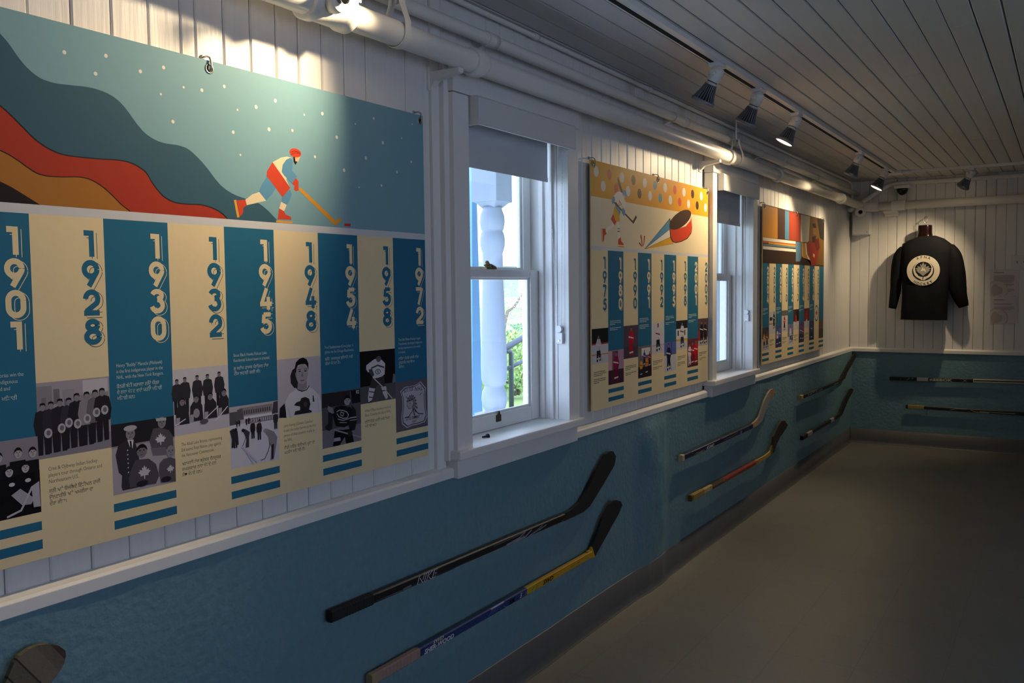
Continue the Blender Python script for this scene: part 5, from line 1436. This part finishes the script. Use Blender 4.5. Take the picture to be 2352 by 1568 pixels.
stick('blue and yellow stick with white block lettering, lower one below the nearer window', sb[0], sb[1], .030,
      [(0, .155, '8c7468'), (.155, .615, '14336e'), (.615, .67, 'b39a22'), (.67, 1.0, 'c2931c')],
      [(3.3302,0.3765),(3.3594,0.3755),(3.3892,0.4006),(3.4627,0.4875),(3.5381,0.5377),(3.5636,0.5464),(3.5958,0.5453),(3.6416,0.53),(3.6573,0.5094),(3.6279,0.4785),(3.5115,0.4035),(3.3944,0.3363),(3.3707,0.3371)], [(.07, 'c2931c'), (1, '1a191a')],
      lines=[([(.44, .40), (.50, .42)], .006, 'c9ccd2'), ([(.655, .30), (.97, .36)], .0014, '7c5a10'), ([(.43, -.30), (.45, .22)], .003, '5a78b5'), ([(.445, -.30), (.465, .24)], .003, '5a78b5'), ([(.46, -.30), (.48, .26)], .002, '5a78b5'),
             ([(.50, -.10), (.508, -.34), (.525, -.42)], .0014, '8fa2cc'), ([(.60, -.30), (.612, -.1), (.606, .2)], .0014, '8fa2cc'), ([(.638, -.3), (.65, .2)], .002, '6e6010'), ([(.66, -.3), (.67, .2)], .002, '6e6010'), ([(.86, -.1), (.89, .1)], .002, '8a6a18'), ([(.90, .0), (.915, .0)], .006, 'b06a4a')],
      letters=[('SHER-WOOD', .168, -.40, .020, 'd5d7dc', dict(bold=.03, shear=.25, sx=1.32)), ('SWD', .20, .16, .015, 'c9cba0', dict(bold=.03, shear=.3, sx=1.7)), ('RM', .525, -.30, .021, '0c1020', dict(bold=.04, shear=.3, sx=1.25)), ('5', .578, -.26, .022, 'b9bdc8', dict(bold=.05, shear=.3, sx=1.2)), ('SWD', .70, -.30, .022, '1d1a12', dict(bold=.03, shear=.3, sx=1.6))],
      tape=(.0, .152, '9c8075'), cap=(.012, '9a8a6c'))
kb = [(4.4043,0.5999),(5.6301,0.601)]
stick('navy stick with white lettering and a bare pale blade, below the farther window', kb[0], kb[1], .031,
      [(0, 1, '1c2442')],
      [(5.6368,0.6142),(5.7134,0.6231),(5.7816,0.6406),(5.8307,0.6788),(5.8904,0.7313),(5.972,0.7765),(6.0347,0.7973),(6.0883,0.7949),(6.1169,0.7735),(6.0893,0.7518),(5.9943,0.7135),(5.9328,0.6664),(5.8523,0.6047),(5.7531,0.5885),(5.6525,0.5849)], [(.25, 'b59a72'), (.80, '97948e'), (1, 'a5805f')],
      lines=[([(.10, .42), (.47, .42)], .004, 'c3c6cc'), ([(.50, .40), (.61, .40)], .0035, 'b0b4bd'), ([(.62, .40), (.74, .40)], .0035, 'b0b4bd'), ([(.78, .38), (.92, .38)], .0025, '8f94a0'), ([(.13, -.2), (.20, -.38), (.27, -.2)], .0020, 'b56a52'), ([(.15, -.1), (.2, -.3), (.25, -.2)], .0014, 'c9ccd4'), ([(.53, .0), (.56, -.2), (.60, .0), (.64, -.2), (.70, .0), (.74, .1)], .0035, '9a7060'), ([(.88, -.1), (.95, -.05)], .006, '5d6478')],
      letters=[('KOHO', .29, -.36, .023, 'd0d2d8', dict(bold=.03, shear=.25, sx=1.75)), ('X8', .78, -.34, .021, 'aeb4c2', dict(bold=.03, shear=.3, sx=1.4))],
      cap=(.016, 'b3a585'), xw=(.038, .058))
rb = [(4.5473,0.3561),(5.7704,0.3473)]
stick('red and tan wooden stick with a black taped blade, below the farther window', rb[0], rb[1], .030,
      [(0, .16, 'a78a55'), (.16, .26, 'bfa878'), (.26, .42, '3a3020'), (.42, .95, '9c2a22'), (.95, 1, 'a8874a')],
      [(5.7573,0.3591),(5.9393,0.3573),(6.0443,0.3657),(6.0974,0.3992),(6.1287,0.4564),(6.2381,0.5158),(6.3171,0.5432),(6.3868,0.5371),(6.466,0.4975),(6.4356,0.4757),(6.2855,0.4332),(6.1964,0.3899),(6.1488,0.3475),(6.0025,0.3376),(5.7935,0.331)], [(.40, 'b0903f'), (.47, '6b5a26'), (1, '171516')],
      lines=[([(.22, .25), (.98, .30)], .005, 'b98a5c'), ([(.27, .0), (.50, .05)], .0014, 'c9b48a'), ([(.40, -.2), (.44, .0), (.42, .2)], .0016, 'b9b0a0')],
      tape=(0, .145, '9a7f3f'), cap=(.014, '5e4c24'), xw=(.036, .056))
fb = [(6.886,0.6489),(8.1655,0.6448)]
stick('black stick with white flecks, upper one at the far end of the left wall', fb[0], fb[1], .030,
      [(0, 1, '1f1f22')],
      [(8.1306,0.6562),(8.3216,0.6657),(8.3953,0.7051),(8.563,0.7642),(8.7527,0.8311),(8.8677,0.8541),(8.9363,0.839),(8.9038,0.8136),(8.6925,0.7405),(8.5354,0.693),(8.4597,0.6498),(8.2047,0.6293)], [(1, '1d1f1a')],
      lines=[([(.14, -.1), (.17, .3)], .006, 'b9bdc8'), ([(.19, -.2), (.24, .2)], .006, 'aeb2bd'), ([(.27, .0), (.31, .3)], .005, 'b9bdc8'), ([(.34, -.2), (.38, .2)], .007, '9ea2ae'), ([(.42, -.1), (.52, .0)], .012, '777c88'), ([(.22, .42), (.38, .42)], .004, 'a9a49c'), ([(.86, -.2), (.98, -.1)], .006, '8d8d92')],
      cap=(.03, 'b08c52'), xw=(.036, .056))
fb = [(6.9163,0.3301),(8.0653,0.3358)]
stick('black stick with a pale band, lower one at the far end of the left wall', fb[0], fb[1], .031,
      [(0, .14, '161616'), (.14, .27, 'a8a090'), (.27, .84, '2a2426'), (.84, .95, '9a94a2'), (.95, 1, '1d1f1d')],
      [(8.0457,0.3425),(8.248,0.3541),(8.3355,0.3957),(8.4848,0.4712),(8.6398,0.5286),(8.7205,0.5326),(8.7974,0.5125),(8.7719,0.4945),(8.5811,0.4336),(8.3987,0.3484),(8.3391,0.3262),(8.104,0.3176)], [(1, '151615')],
      tape=(0, .13, '171717'), xw=(.036, .056))
bl = [(0.8887,0.7567),(0.9055,0.7913),(0.9165,0.8013),(0.9346,0.8079),(0.9528,0.8096),(0.9711,0.8056),(0.9932,0.7945),(1.006,0.7805),(1.0074,0.7687),(1.0029,0.7533),(0.9868,0.733),(0.975,0.723)]
tip0 = bl[0]; tip1 = bl[-1]
stick('worn wrapped stick blade poking in at the bottom left corner of the view', (-.84, .600), (.735, .590), .030, [(0, 1, '241f1c')],
      [(.70, .604), (.78, .618), (.83, .65)] + [(tip0[0] - .045, tip0[1] - .055)] + bl + [(tip1[0] - .06, tip1[1] - .085), (.84, .600), (.77, .578), (.70, .575)], [(.30, '2b2623'), (.40, '5d5548'), (.41, '2c2824'), (.50, '655d4f'), (.51, '262220'), (.595, '595144'), (.605, '2c2824'), (.69, '6b6253'), (.70, '282421'), (.785, '615949'), (.795, '2e2a26'), (.90, '736a58'), (.965, '665d4d'), (1, '4a342c')],
      tape=(0, .1, '1d1a19'))
# far wall sticks
f0 = [(0.3668,0.6278),(1.4528,0.6436)]
e0 = Vector(f0[0]); e1 = e0 + (Vector(f0[1]) - e0).normalized() * 1.46


def far_blade(h):
    return [(h.x - .02, h.y + .012), (h.x + .05, h.y + .03), (h.x + .11, h.y + .09), (h.x + .20, h.y + .24), (h.x + .235, h.y + .262), (h.x + .262, h.y + .24), (h.x + .21, h.y + .11), (h.x + .12, h.y + .005), (h.x + .05, h.y - .018), (h.x - .02, h.y - .016)]


stick('black and white stick with bold lettering on the far wall, upper of the two there', e0, e1, .033,
      [(0, .16, '1d1c1d'), (.16, .225, 'bcb7ae'), (.225, .475, '1a1a1c'), (.475, 1, 'b9b5ac')], far_blade(e1), [(1, '1a1a1c')], wall='far',
      lines=[([(.48, .05), (1, .05)], .008, '24262a'), ([(.06, -.2), (.07, .3)], .006, '6a5a3c'), ([(.10, -.3), (.12, .3)], .006, '8d8a86'), ([(.13, .1), (.14, .4)], .006, 'a5a29c')],
      letters=[('REEBOK', .232, -.34, .029, 'b5b1a8', dict(bold=.04, sx=1.75)), ('X', .42, -.3, .026, '9a968e', dict(bold=.03, sx=1.6))], xw=(.030, .050))
f0 = [(0.5187,0.3733),(1.4585,0.3659)]
e0 = Vector(f0[0]); e1 = e0 + (Vector(f0[1]) - e0).normalized() * 1.46
stick('dark stick with a tan taped butt on the far wall, lower of the two there', e0, e1, .030,
      [(0, .10, '8a7648'), (.10, 1, '1f1f1d')], far_blade(e1), [(1, '1a1a1c')], wall='far',
      lines=[([(.25, -.2), (.28, .3), (.34, .3)], .006, '8d8f80'), ([(.34, -.1), (.40, .0)], .010, '5a3a2a'), ([(.36, .2), (.39, -.3), (.46, -.3)], .006, '9a9a88'), ([(.41, -.1), (.60, -.1)], .007, '8d8f88')],
      tape=(0.004, .098, '9c8450'), cap=(.01, '1c1a16'), xw=(.030, .050))

# ------------------------------------------------------------------ black jersey on its hanging torso form
JY = 8.775
CLOTH = mat('black_jersey_cloth', '0b0e14', rough=0.85, spec=.2, bump=0.15, scale=220, vary=0.06)
FORM = mat('dark_red_form', '180606', rough=0.16, vary=0.1, coat=.4)
HANG = (.655, JY, 2.05)


def superring(cx, cy, z, hw, hd, e=3.2, n=44):
    out = []
    for k in range(n):
        t = 2 * PI * k / n; c, s = math.cos(t), math.sin(t)
        out.append((cx + hw * math.copysign(abs(c) ** (2 / e), c), cy + hd * math.copysign(abs(s) ** (2 / e), s), z))
    return out


t = thing('torso_form', 'dark red glossy hanging torso form wearing the black jersey', 'mannequin', HANG)
mb = MB()
nx = [(0.6002,2.0317),(0.7169,2.0263),(0.6588,2.029),(0.5934,1.8607),(0.7288,1.8559)]
ncx = (nx[0][0] + nx[1][0]) / 2; nr = (nx[1][0] - nx[0][0]) / 2; nz = nx[2][1]
rings = [superring(ncx, JY, nz, nr * .98, .050, 2.3), superring(ncx, JY, nz - .01, nr, .052, 2.3), superring(ncx, JY, nz - .07, nr * 1.02, .054, 2.3), superring(ncx, JY + .002, nz - .10, nr * 1.12, .060, 2.3),
         superring(ncx, JY + .004, nz - .125, nr * 1.6, .068, 2.4), superring(ncx, JY + .006, nz - .16, .19, .078, 2.8), superring(ncx, JY + .006, nz - .26, .205, .082, 3), superring(ncx, JY + .006, nz - .70, .17, .075, 3)]
mb.sweep(rings, FORM); mb.build('torso', t)
mb = MB(); hk = [(ncx, JY, nz - .01), (ncx, JY, nz + .02), (ncx - .015, JY, nz + .035), (ncx - .017, JY + .004, nz + .058), (ncx - .006, JY + .008, nz + .075), (ncx + .010, JY + .009, nz + .072), (ncx + .018, JY + .006, nz + .055), (ncx + .012, JY, nz + .03), (ncx + .002, JY, nz + .018)]
mb.tube(hk, .0026, STEEL, 8); mb.build('hanging_hook', t)
mb = MB(); mb.tube([(ncx, Y1 + .004, nz + .085), (ncx, JY + .03, nz + .080), (ncx, JY + .008, nz + .072), (ncx, JY - .004, nz + .080)], .003, STEEL, 8)
tag(mb.build('wall_hook'), 'steel hook in the far wall carrying the torso form and jersey', 'hook')

j = thing('hockey_jersey', 'black long sleeved hockey jersey with a round white crest hanging on the far wall', 'jersey', (ncx, JY, 1.2))
o = [(0.4679,1.1863),(0.8499,1.1831),(0.4777,1.3892),(0.8546,1.4406),(0.4662,1.8029),(0.8891,1.8094),(0.4586,1.8532),(0.8846,1.8608),(0.5113,1.8925),(0.8171,1.9041),(0.5977,1.9274),(0.7504,1.9319)]
(hl, hr, al, ar, sl, sr, shl, shr, ml, mr, cl, cr) = o
mb = MB()


def ring_between(a, b, hd, cy=JY, e=3.4, dz=0.0):
    cx = (a[0] + b[0]) / 2; hw = (b[0] - a[0]) / 2; zc = (a[1] + b[1]) / 2; n = 56; out = []
    for k in range(n):
        t_ = 2 * PI * k / n; c, s = math.cos(t_), math.sin(t_)
        x = cx + hw * math.copysign(abs(c) ** (2 / e), c); y = cy + hd * math.copysign(abs(s) ** (2 / e), s)
        z = a[1] + (b[1] - a[1]) * (x - a[0]) / (b[0] - a[0]) + dz * (1 if s > 0 else 0)
        y += .007 * noise.noise((x * 9, z * 3.5, 1.0)) * (1 if s < 0 else .3) + .004 * math.sin(x * 55 + 3 * noise.noise((x * 4, z * 4, 2))) * max(0, min(1, (1.62 - z) / .35)) * (1 if s < 0 else 0)
        out.append((x, y, z))
    return out


def mix(a, b, t_):
    return (a[0] + (b[0] - a[0]) * t_, a[1] + (b[1] - a[1]) * t_)


rings = []
for i in range(9):
    f = i / 8; rings.append(ring_between(mix(hl, al, f), mix(hr, ar, f), .108))
for i in range(1, 11):
    f = i / 10; rings.append(ring_between(mix(al, sl, f), mix(ar, sr, f), .108 - .014 * f))
rings.append(ring_between((shl[0] + .01, shl[1] - .006), (shr[0] - .01, shr[1] - .006), .085, e=2.8))
rings.append(ring_between(ml, mr, .074, e=2.6)); rings.append(ring_between(cl, cr, .066, e=2.3)); rings.append(ring_between((cl[0] + .015, cl[1] - .005), (cr[0] - .02, cr[1] - .012), .060, e=2.2))
inner = [[(x * .0 + (ncx + (x - ncx) * .985), JY + (y - JY) * .97, z + .004) for x, y, z in rings[0]]]
mb.sweep(rings, CLOTH, caps=False)
mb.sweep([inner[0], [(x, y, z + .08) for x, y, z in inner[0]]], CLOTH, caps=False)
mb.build('jersey_body', j)
mb = MB(); mb.tube([(rings[0][k % 56][0], rings[0][k % 56][1], rings[0][k % 56][2]) for k in range(57)], .0035, CLOTH, 6, caps=False); mb.build('hem_band', j)
ls = [(0.4856,1.8219),(0.4489,1.7464),(0.4258,1.5871),(0.4171,1.4371),(0.3924,1.2831)]; rs = [(0.8534,1.8257),(0.8953,1.7439),(0.9168,1.5984),(0.9331,1.4464),(0.98,1.2978)]
for side, path, rad in ((-1, ls, [.042, .056, .052, .046, .033]), (1, rs, [.047, .064, .074, .072, .040])):
    P3 = smooth_curve([(p[0], p[1]) for p in path], 6); rr = []
    m_ = len(P3); rings2 = []
    for i, q in enumerate(P3):
        f = i / (m_ - 1) * 4; k0 = min(3, int(f)); r = rad[k0] + (rad[k0 + 1] - rad[k0]) * (f - k0)
        a_ = Vector(P3[max(i - 1, 0)]); b_ = Vector(P3[min(i + 1, m_ - 1)]); tt = (b_ - a_).normalized(); nn = Vector((-tt.y, tt.x))
        ring = []
        for k in range(28):
            an = 2 * PI * k / 28
            wr2 = 1 + .07 * noise.noise((q[0] * 12 + math.cos(an) * 1.5, q[1] * 9, side * 3 + math.sin(an) * 1.5))
            off = nn * (math.cos(an) * r * wr2)
            ring.append((q[0] + off.x, JY - .004 + math.sin(an) * r * .95 * wr2 + .012 * i / m_, q[1] + off.y))
        rings2.append(ring)
    mb = MB(); mb.sweep(rings2, CLOTH, caps=False)
    mb.sweep([rings2[-1], [(q[0] * .0 + P3[-1][0] + (q[0] - P3[-1][0]) * .9, JY + (q[1] - JY) * .9, q[2] + .05) for q in rings2[-1]]], CLOTH, caps=False)
    mb.sweep([rings2[0], [(P3[0][0] + (q[0] - P3[0][0]) * .6, JY + (q[1] - JY) * .6, q[2] + .004) for q in rings2[0]]], CLOTH, caps=True)
    mb.build('sleeve', j)
# crest: white roundel, ring lettering, dark leaf-and-mountain emblem
CY = JY - .112
cc = [(0.6616,1.6224),(0.7965,1.6197)]
cx, cz = cc[0]; cr_ = cc[1][0] - cx
mb = MB(); mb.lathe((cx, CY + .004, cz), (0, -1, 0), [(-.004, cr_), (.003, cr_), (.0036, cr_ - .002)], ink('cfc6b4'), 56, smooth=False)
crest = mb.build('crest', j)
a = Art((cx, CY + .0002, cz), (1, 0, 0), (0, 0, 1), step=.00012)
r = cr_
for i, ch in enumerate('APNA'):
    an = math.radians(90 + (1.5 - i) * 15.5); a.text(ch, (r * .80 * math.cos(an), r * .80 * math.sin(an)), r * .24, '2a2a2a', 'CENTER', bold=.012, rot=an - PI / 2)
for i, ch in enumerate('HOCKEY'):
    an = math.radians(270 + (i - 2.5) * 13.5); a.text(ch, (r * .96 * math.cos(an), r * .96 * math.sin(an)), r * .23, '2a2a2a', 'CENTER', bold=.012, rot=an + PI / 2)
a.ell((0, -.02 * r, .66 * r, .64 * r), '1d2022', 40); a.ell((0, .03 * r, .60 * r, .60 * r), 'cfc6b4', 40)
a.ell((0, .08 * r, .52 * r, .50 * r), '1d2022', 40)
leaf(a, 0, .06 * r, .50 * r, '8f8d84')
a.poly([(-.42 * r, 0), (-.30 * r, .1 * r), (.30 * r, .1 * r), (.42 * r, 0), (.0, -.36 * r)], '8f8d84')
a.poly([(-.16 * r, -.05 * r), (-.02 * r, .22 * r), (.05 * r, .08 * r), (.09 * r, .14 * r), (.18 * r, -.1 * r), (.04 * r, .0), (-.04 * r, -.02 * r)], 'cfc6b4')
for s in (-1, 1):                                           # two crossed sticks sweeping up the ring
    a.line([(s * .02 * r, -.62 * r), (s * .30 * r, -.40 * r), (s * .50 * r, -.12 * r), (s * .55 * r, .18 * r)], .10 * r, 'cfc6b4')
a.line([(0, -.58 * r), (0, -.34 * r)], .05 * r, '3a3a36')
a.build('crest_emblem', crest)

# ------------------------------------------------------------------ two sheets pinned on the far wall
def notice(label, x0, x1, z0, z1, blocks, em):
    t = thing('notice_sheet', label, 'paper', (x0, Y1, z0))
    mb = MB(); mb.bbox(x0, x1, Y1 - .0045, Y1 + .001, z0, z1, mat('notice_paper', 'd6cfd0', rough=.6, vary=.02), .0008); mb.build('sheet', t)
    a = Art((0, Y1 - .0046, 0), (1, 0, 0), (0, 0, 1), step=.00005)
    W, H = x1 - x0, z1 - z0
    a.k += 1
    for u0, u1, v0, v1 in blocks:
        v = v1
        while v > v0:
            a.rect(x0 + u0 * W, z0 + v * H - .0045, x0 + (u1 - (random.random() * .05 if v - .033 > v0 else .12)) * W, z0 + v * H, 'a59b99', False); v -= .033
    a.rect(x0 + .13 * W, z1 - .14 * H, x0 + .48 * W, z1 - .115 * H, '8f8684')
    a.build('printed_text', t)
    a = Art((0, Y1 - .0050, 0), (1, 0, 0), (0, 0, 1), step=.00005)
    cx_, cz_ = x0 + .24 * W, z0 + .20 * H
    pts = lambda r0: [(max(x0 + .001, cx_ + r0 * math.cos(q)), max(z0 + .001, cz_ + r0 * math.sin(q))) for q in [2 * PI * i / 30 for i in range(30)]]
    a.poly(pts(.088), 'c0b7b5'); a.poly(pts(.080), 'd3cbcb'); a.poly([(max(x0 + .001, p[0]), max(z0 + .001, p[1])) for p in [(cx_ + .045 * math.cos(q), cz_ + .05 * math.sin(q) * (1 + .3 * math.cos(3 * q))) for q in [2 * PI * i / 24 for i in range(24)]]], 'bcb2b0')
    a.build('printed_emblem', t)


q = [(1.1748,1.6246),(1.3936,1.6201),(1.1791,1.3932),(1.3981,1.3921),(1.1792,1.3862),(1.3937,1.3853),(1.1837,1.1487),(1.3983,1.1512)]
notice('upper printed sheet with grey text on the far wall right of the jersey', q[0][0], q[1][0], q[2][1], q[0][1], [(.13, .88, .50, .77), (.13, .88, .36, .45), (.45, .86, .14, .26)], 0)
notice('lower printed sheet with a round emblem on the far wall right of the jersey', q[4][0], q[5][0], q[6][1], q[4][1], [(.13, .88, .68, .74), (.13, .88, .50, .62)], 0)
# ------------------------------------------------------------------ outside the windows
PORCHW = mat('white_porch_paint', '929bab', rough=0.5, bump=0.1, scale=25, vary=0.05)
GX, GZ = -1.0, 0.62                                         # porch deck: near post line and deck level
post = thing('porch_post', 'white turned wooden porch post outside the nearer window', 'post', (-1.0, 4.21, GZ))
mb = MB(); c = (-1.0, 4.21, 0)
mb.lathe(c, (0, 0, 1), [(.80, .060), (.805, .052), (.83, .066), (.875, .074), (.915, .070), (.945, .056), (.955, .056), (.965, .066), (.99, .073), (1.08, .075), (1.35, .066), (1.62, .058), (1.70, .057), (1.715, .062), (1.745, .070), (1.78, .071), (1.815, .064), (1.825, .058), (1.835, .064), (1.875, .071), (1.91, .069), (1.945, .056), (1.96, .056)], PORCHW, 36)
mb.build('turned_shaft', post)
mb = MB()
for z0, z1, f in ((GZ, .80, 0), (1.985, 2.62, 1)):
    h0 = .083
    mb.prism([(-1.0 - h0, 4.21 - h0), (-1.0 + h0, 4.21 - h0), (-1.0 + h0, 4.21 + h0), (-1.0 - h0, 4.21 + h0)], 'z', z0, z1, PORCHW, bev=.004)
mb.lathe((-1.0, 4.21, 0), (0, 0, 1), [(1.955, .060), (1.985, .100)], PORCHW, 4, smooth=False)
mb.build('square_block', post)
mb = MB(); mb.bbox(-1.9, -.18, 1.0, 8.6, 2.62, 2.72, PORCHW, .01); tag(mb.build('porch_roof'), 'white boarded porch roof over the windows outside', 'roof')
mb = MB(); mb.bbox(-1.25, -.18, 4.5, 8.6, .30, GZ, mat('grey_porch_deck', 'a9adb0', rough=.7, bump=.1), .01); tag(mb.build('porch_deck'), 'grey porch deck outside below the windows', 'deck')
# pale blue leaning board seen left of the post
mb = MB()
q = [(5.7645,2.4611),(5.8248,2.4677),(5.8715,0.4844),(5.7961,0.4487),(5.7292,0.4577)]
mb.prism(q, 'x', -2.26, -2.2, mat('pale_blue_board', '6a9cc8', rough=.45, vary=.08, scale=8), bev=.006)
tag(mb.build('leaning_board'), 'pale blue leaning board outside, left of the porch post', 'board')
# white side wall of the porch filling the view through the farther window
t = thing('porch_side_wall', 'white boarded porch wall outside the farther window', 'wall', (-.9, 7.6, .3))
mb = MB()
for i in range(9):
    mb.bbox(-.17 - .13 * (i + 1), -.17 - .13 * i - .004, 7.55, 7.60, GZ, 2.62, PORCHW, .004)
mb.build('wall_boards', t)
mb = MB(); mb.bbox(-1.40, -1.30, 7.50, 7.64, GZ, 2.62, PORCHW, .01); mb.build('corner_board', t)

# lawn, path
GRASS = mat('lawn_grass', '7f9a55', rough=0.9, bump=0.6, scale=60, vary=0.35)
mb = MB(); n = 40; vs = []; fs = []
for i in range(n):
    for k in range(n):
        x = -1.3 - 30 * (i / (n - 1)) ** 1.6; y = -2 + 60 * (k / (n - 1)) ** 1.4
        vs.append((x, y, .02 + .10 * noise.noise((x * .5, y * .5, 0)) + .03 * max(0, -x - 4)))
for i in range(n - 1):
    for k in range(n - 1):
        fs.append((i * n + k, i * n + k + 1, (i + 1) * n + k + 1, (i + 1) * n + k))
mb.add(vs, fs, GRASS, True); o = mb.build('lawn', sharp=False); tag(o, 'sunlit green lawn outside the nearer window', 'grass', kind='stuff')
mb = MB(); mb.bbox(-9.0, -6.0, 8.0, 30, .20, .27, mat('pale_concrete', 'cfcac0', rough=.8, bump=.1), .02); tag(mb.build('garden_path'), 'pale concrete path crossing the lawn outside', 'path')

# dark metal handrail beside the path
IRON = mat('dark_iron', '3b4652', rough=.5, metal=.3)
t = thing('handrail', 'dark metal handrail on the garden path outside the nearer window', 'handrail', (-3.6, 9.0, .1))
mb = MB(); q = [(8.3774,0.823),(8.8916,0.9537)]; mb.tube([(-3.6, q[0][0] - .4, q[0][1] - (q[1][1] - q[0][1]) / (q[1][0] - q[0][0]) * .4), (-3.6, q[1][0] + .6, q[1][1] + (q[1][1] - q[0][1]) / (q[1][0] - q[0][0]) * .6)], .035, IRON, 10); mb.build('top_rail', t)
mb = MB(); q = [(8.3951,0.8022),(8.5053,0.795),(8.5419,0.7628),(8.5359,0.4648)]; mb.tube([(-3.6, p[0], p[1]) for p in q[:3]] + [(-3.6, q[3][0], -.02)], .03, IRON, 10); mb.build('post', t)
mb = MB(); q = [(8.4643,0.6001),(8.8863,0.673)]; mb.tube([(-3.6, p[0], p[1]) for p in q], .025, IRON, 8); mb.build('lower_rail', t)


def bush(label, c, r, col, n, name='shrub', leafs=.03, group='shrubs beyond the path'):
    m = mat('leaves_' + col, col, rough=.7, vary=.4, scale=14)
    t = thing(name, label, 'shrub', (c[0], c[1], c[2] - r[2]), group)
    mb = MB(); rn = random.Random(label)
    for i in range(n):
        d = Vector((rn.gauss(0, 1), rn.gauss(0, 1), rn.gauss(0, 1))).normalized(); k = rn.uniform(.55, 1.0)
        p = Vector(c) + Vector((d.x * r[0] * k, d.y * r[1] * k, d.z * r[2] * k)); u = Vector((rn.gauss(0, 1), rn.gauss(0, 1), rn.gauss(0, 1))).normalized(); w = u.orthogonal().normalized(); s = leafs * rn.uniform(.6, 1.3)
        mb.add([p - u * s, p + w * s * .45, p + u * s, p - w * s * .45], [(0, 1, 2, 3)], m)
    mb.build('foliage', t)
    mb = MB()
    for i in range(5):
        an = i * 1.3; mb.tube([(c[0] + .04 * math.cos(an), c[1] + .04 * math.sin(an), c[2] - r[2]), (c[0] + r[0] * .4 * math.cos(an), c[1] + r[1] * .4 * math.sin(an), c[2] + r[2] * .3)], [.03, .012], mat('bark', '6a5a4a', rough=.8, vary=.2), 6)
    mb.build('stem', t)


for (px_, lab, dist, r, col) in (([(10.2345,0.4819)][0], 'round green shrub behind the handrail outside', -4.6, (.55, .75, .42), '7fa05a'), ([(11.2385,0.4415)][0], 'yellow green shrub farther left behind the post outside', -5.4, (.5, .8, .45), 'a3b060'), ([(13.128,0.3147)][0], 'dark green shrub at the right edge of the window view outside', -6.2, (.6, 1.0, .6), '5f8a5c')):
    bush(lab, (dist, px_[0], px_[1]), r, col, 3000)
# bare young tree with sparse blossom
t = thing('young_tree', 'slender young tree with sparse pale leaves outside the nearer window', 'tree', (-7.0, [(13.764,0.806)][0][0], .1))
BK = mat('bark', '6a5a4a')
q = [(13.7504,0.8706),(13.8597,1.0835),(14.0741,1.1507),(14.3101,1.2766)]
mb = MB(); mb.tube([(-7.0, q[0][0] - .2, .1), (-7.0, q[0][0], q[0][1]), (-7.0, q[1][0], q[1][1]), (-7.0, q[2][0], q[2][1]), (-7.0, q[3][0] + .3, q[3][1] + .3)], [.05, .035, .03, .025, .015], BK, 8); mb.build('trunk', t)
mb = MB(); rn = random.Random(5); LM = [mat('pale_leaf', 'b9b6a0', rough=.7, vary=.3), mat('lilac_leaf', 'a9a0b8', rough=.7, vary=.3), mat('sage_leaf', '94a58a', rough=.7, vary=.3)]
for i in range(1500):
    cx0, cz0 = rn.choice([(13.774,1.2857),(14.0018,1.3626),(14.1678,1.1975),(14.2346,1.425),(13.8903,1.1068),(14.0387,0.9163),(14.1765,0.8542),(14.3875,1.1928)])
    p = Vector((-7.0 + rn.gauss(0, .3), cx0 + rn.gauss(0, .28), cz0 + rn.gauss(0, .16))); u = Vector((rn.gauss(0, 1), rn.gauss(0, 1), rn.gauss(0, 1))).normalized(); w = u.orthogonal().normalized(); s = rn.uniform(.010, .026)
    mb.add([p - u * s, p + w * s * .5, p + u * s, p - w * s * .5], [(0, 1, 2, 3)], rn.choice(LM))
mb.build('foliage', t)
# a blue-grey house far beyond
t = thing('distant_house', 'pale house with blue grey windows in the distance outside', 'house', (-22, 50, 0))
q = [(36.9933,1.9989),(38.8905,2.0062),(38.8339,-0.8926),(36.9337,-0.7972)]
mb = MB(); mb.bbox(-26, -22, q[0][0] - 1, q[1][0] + 3, 0, 2.6, mat('house_white', 'e2e0dc', rough=.7), .05); mb.build('house_wall', t)
mb = MB(); mb.prism([(-26.4, 2.6), (-24, 3.3), (-21.6, 2.6)], 'y', q[0][0] - 1.3, q[1][0] + 3.3, mat('house_roof', '9aa4b4', rough=.7)); 
mb.build('roof', t)
for ya in (q[0][0] + .3, q[0][0] + 2.4, q[0][0] + 4.8):
    mb = MB(); mb.bbox(-22.03, -21.95, ya, ya + 1.3, 1.1, 2.2, mat('house_glass', '8a9db8', rough=.3), .01); mb.build('window', t)
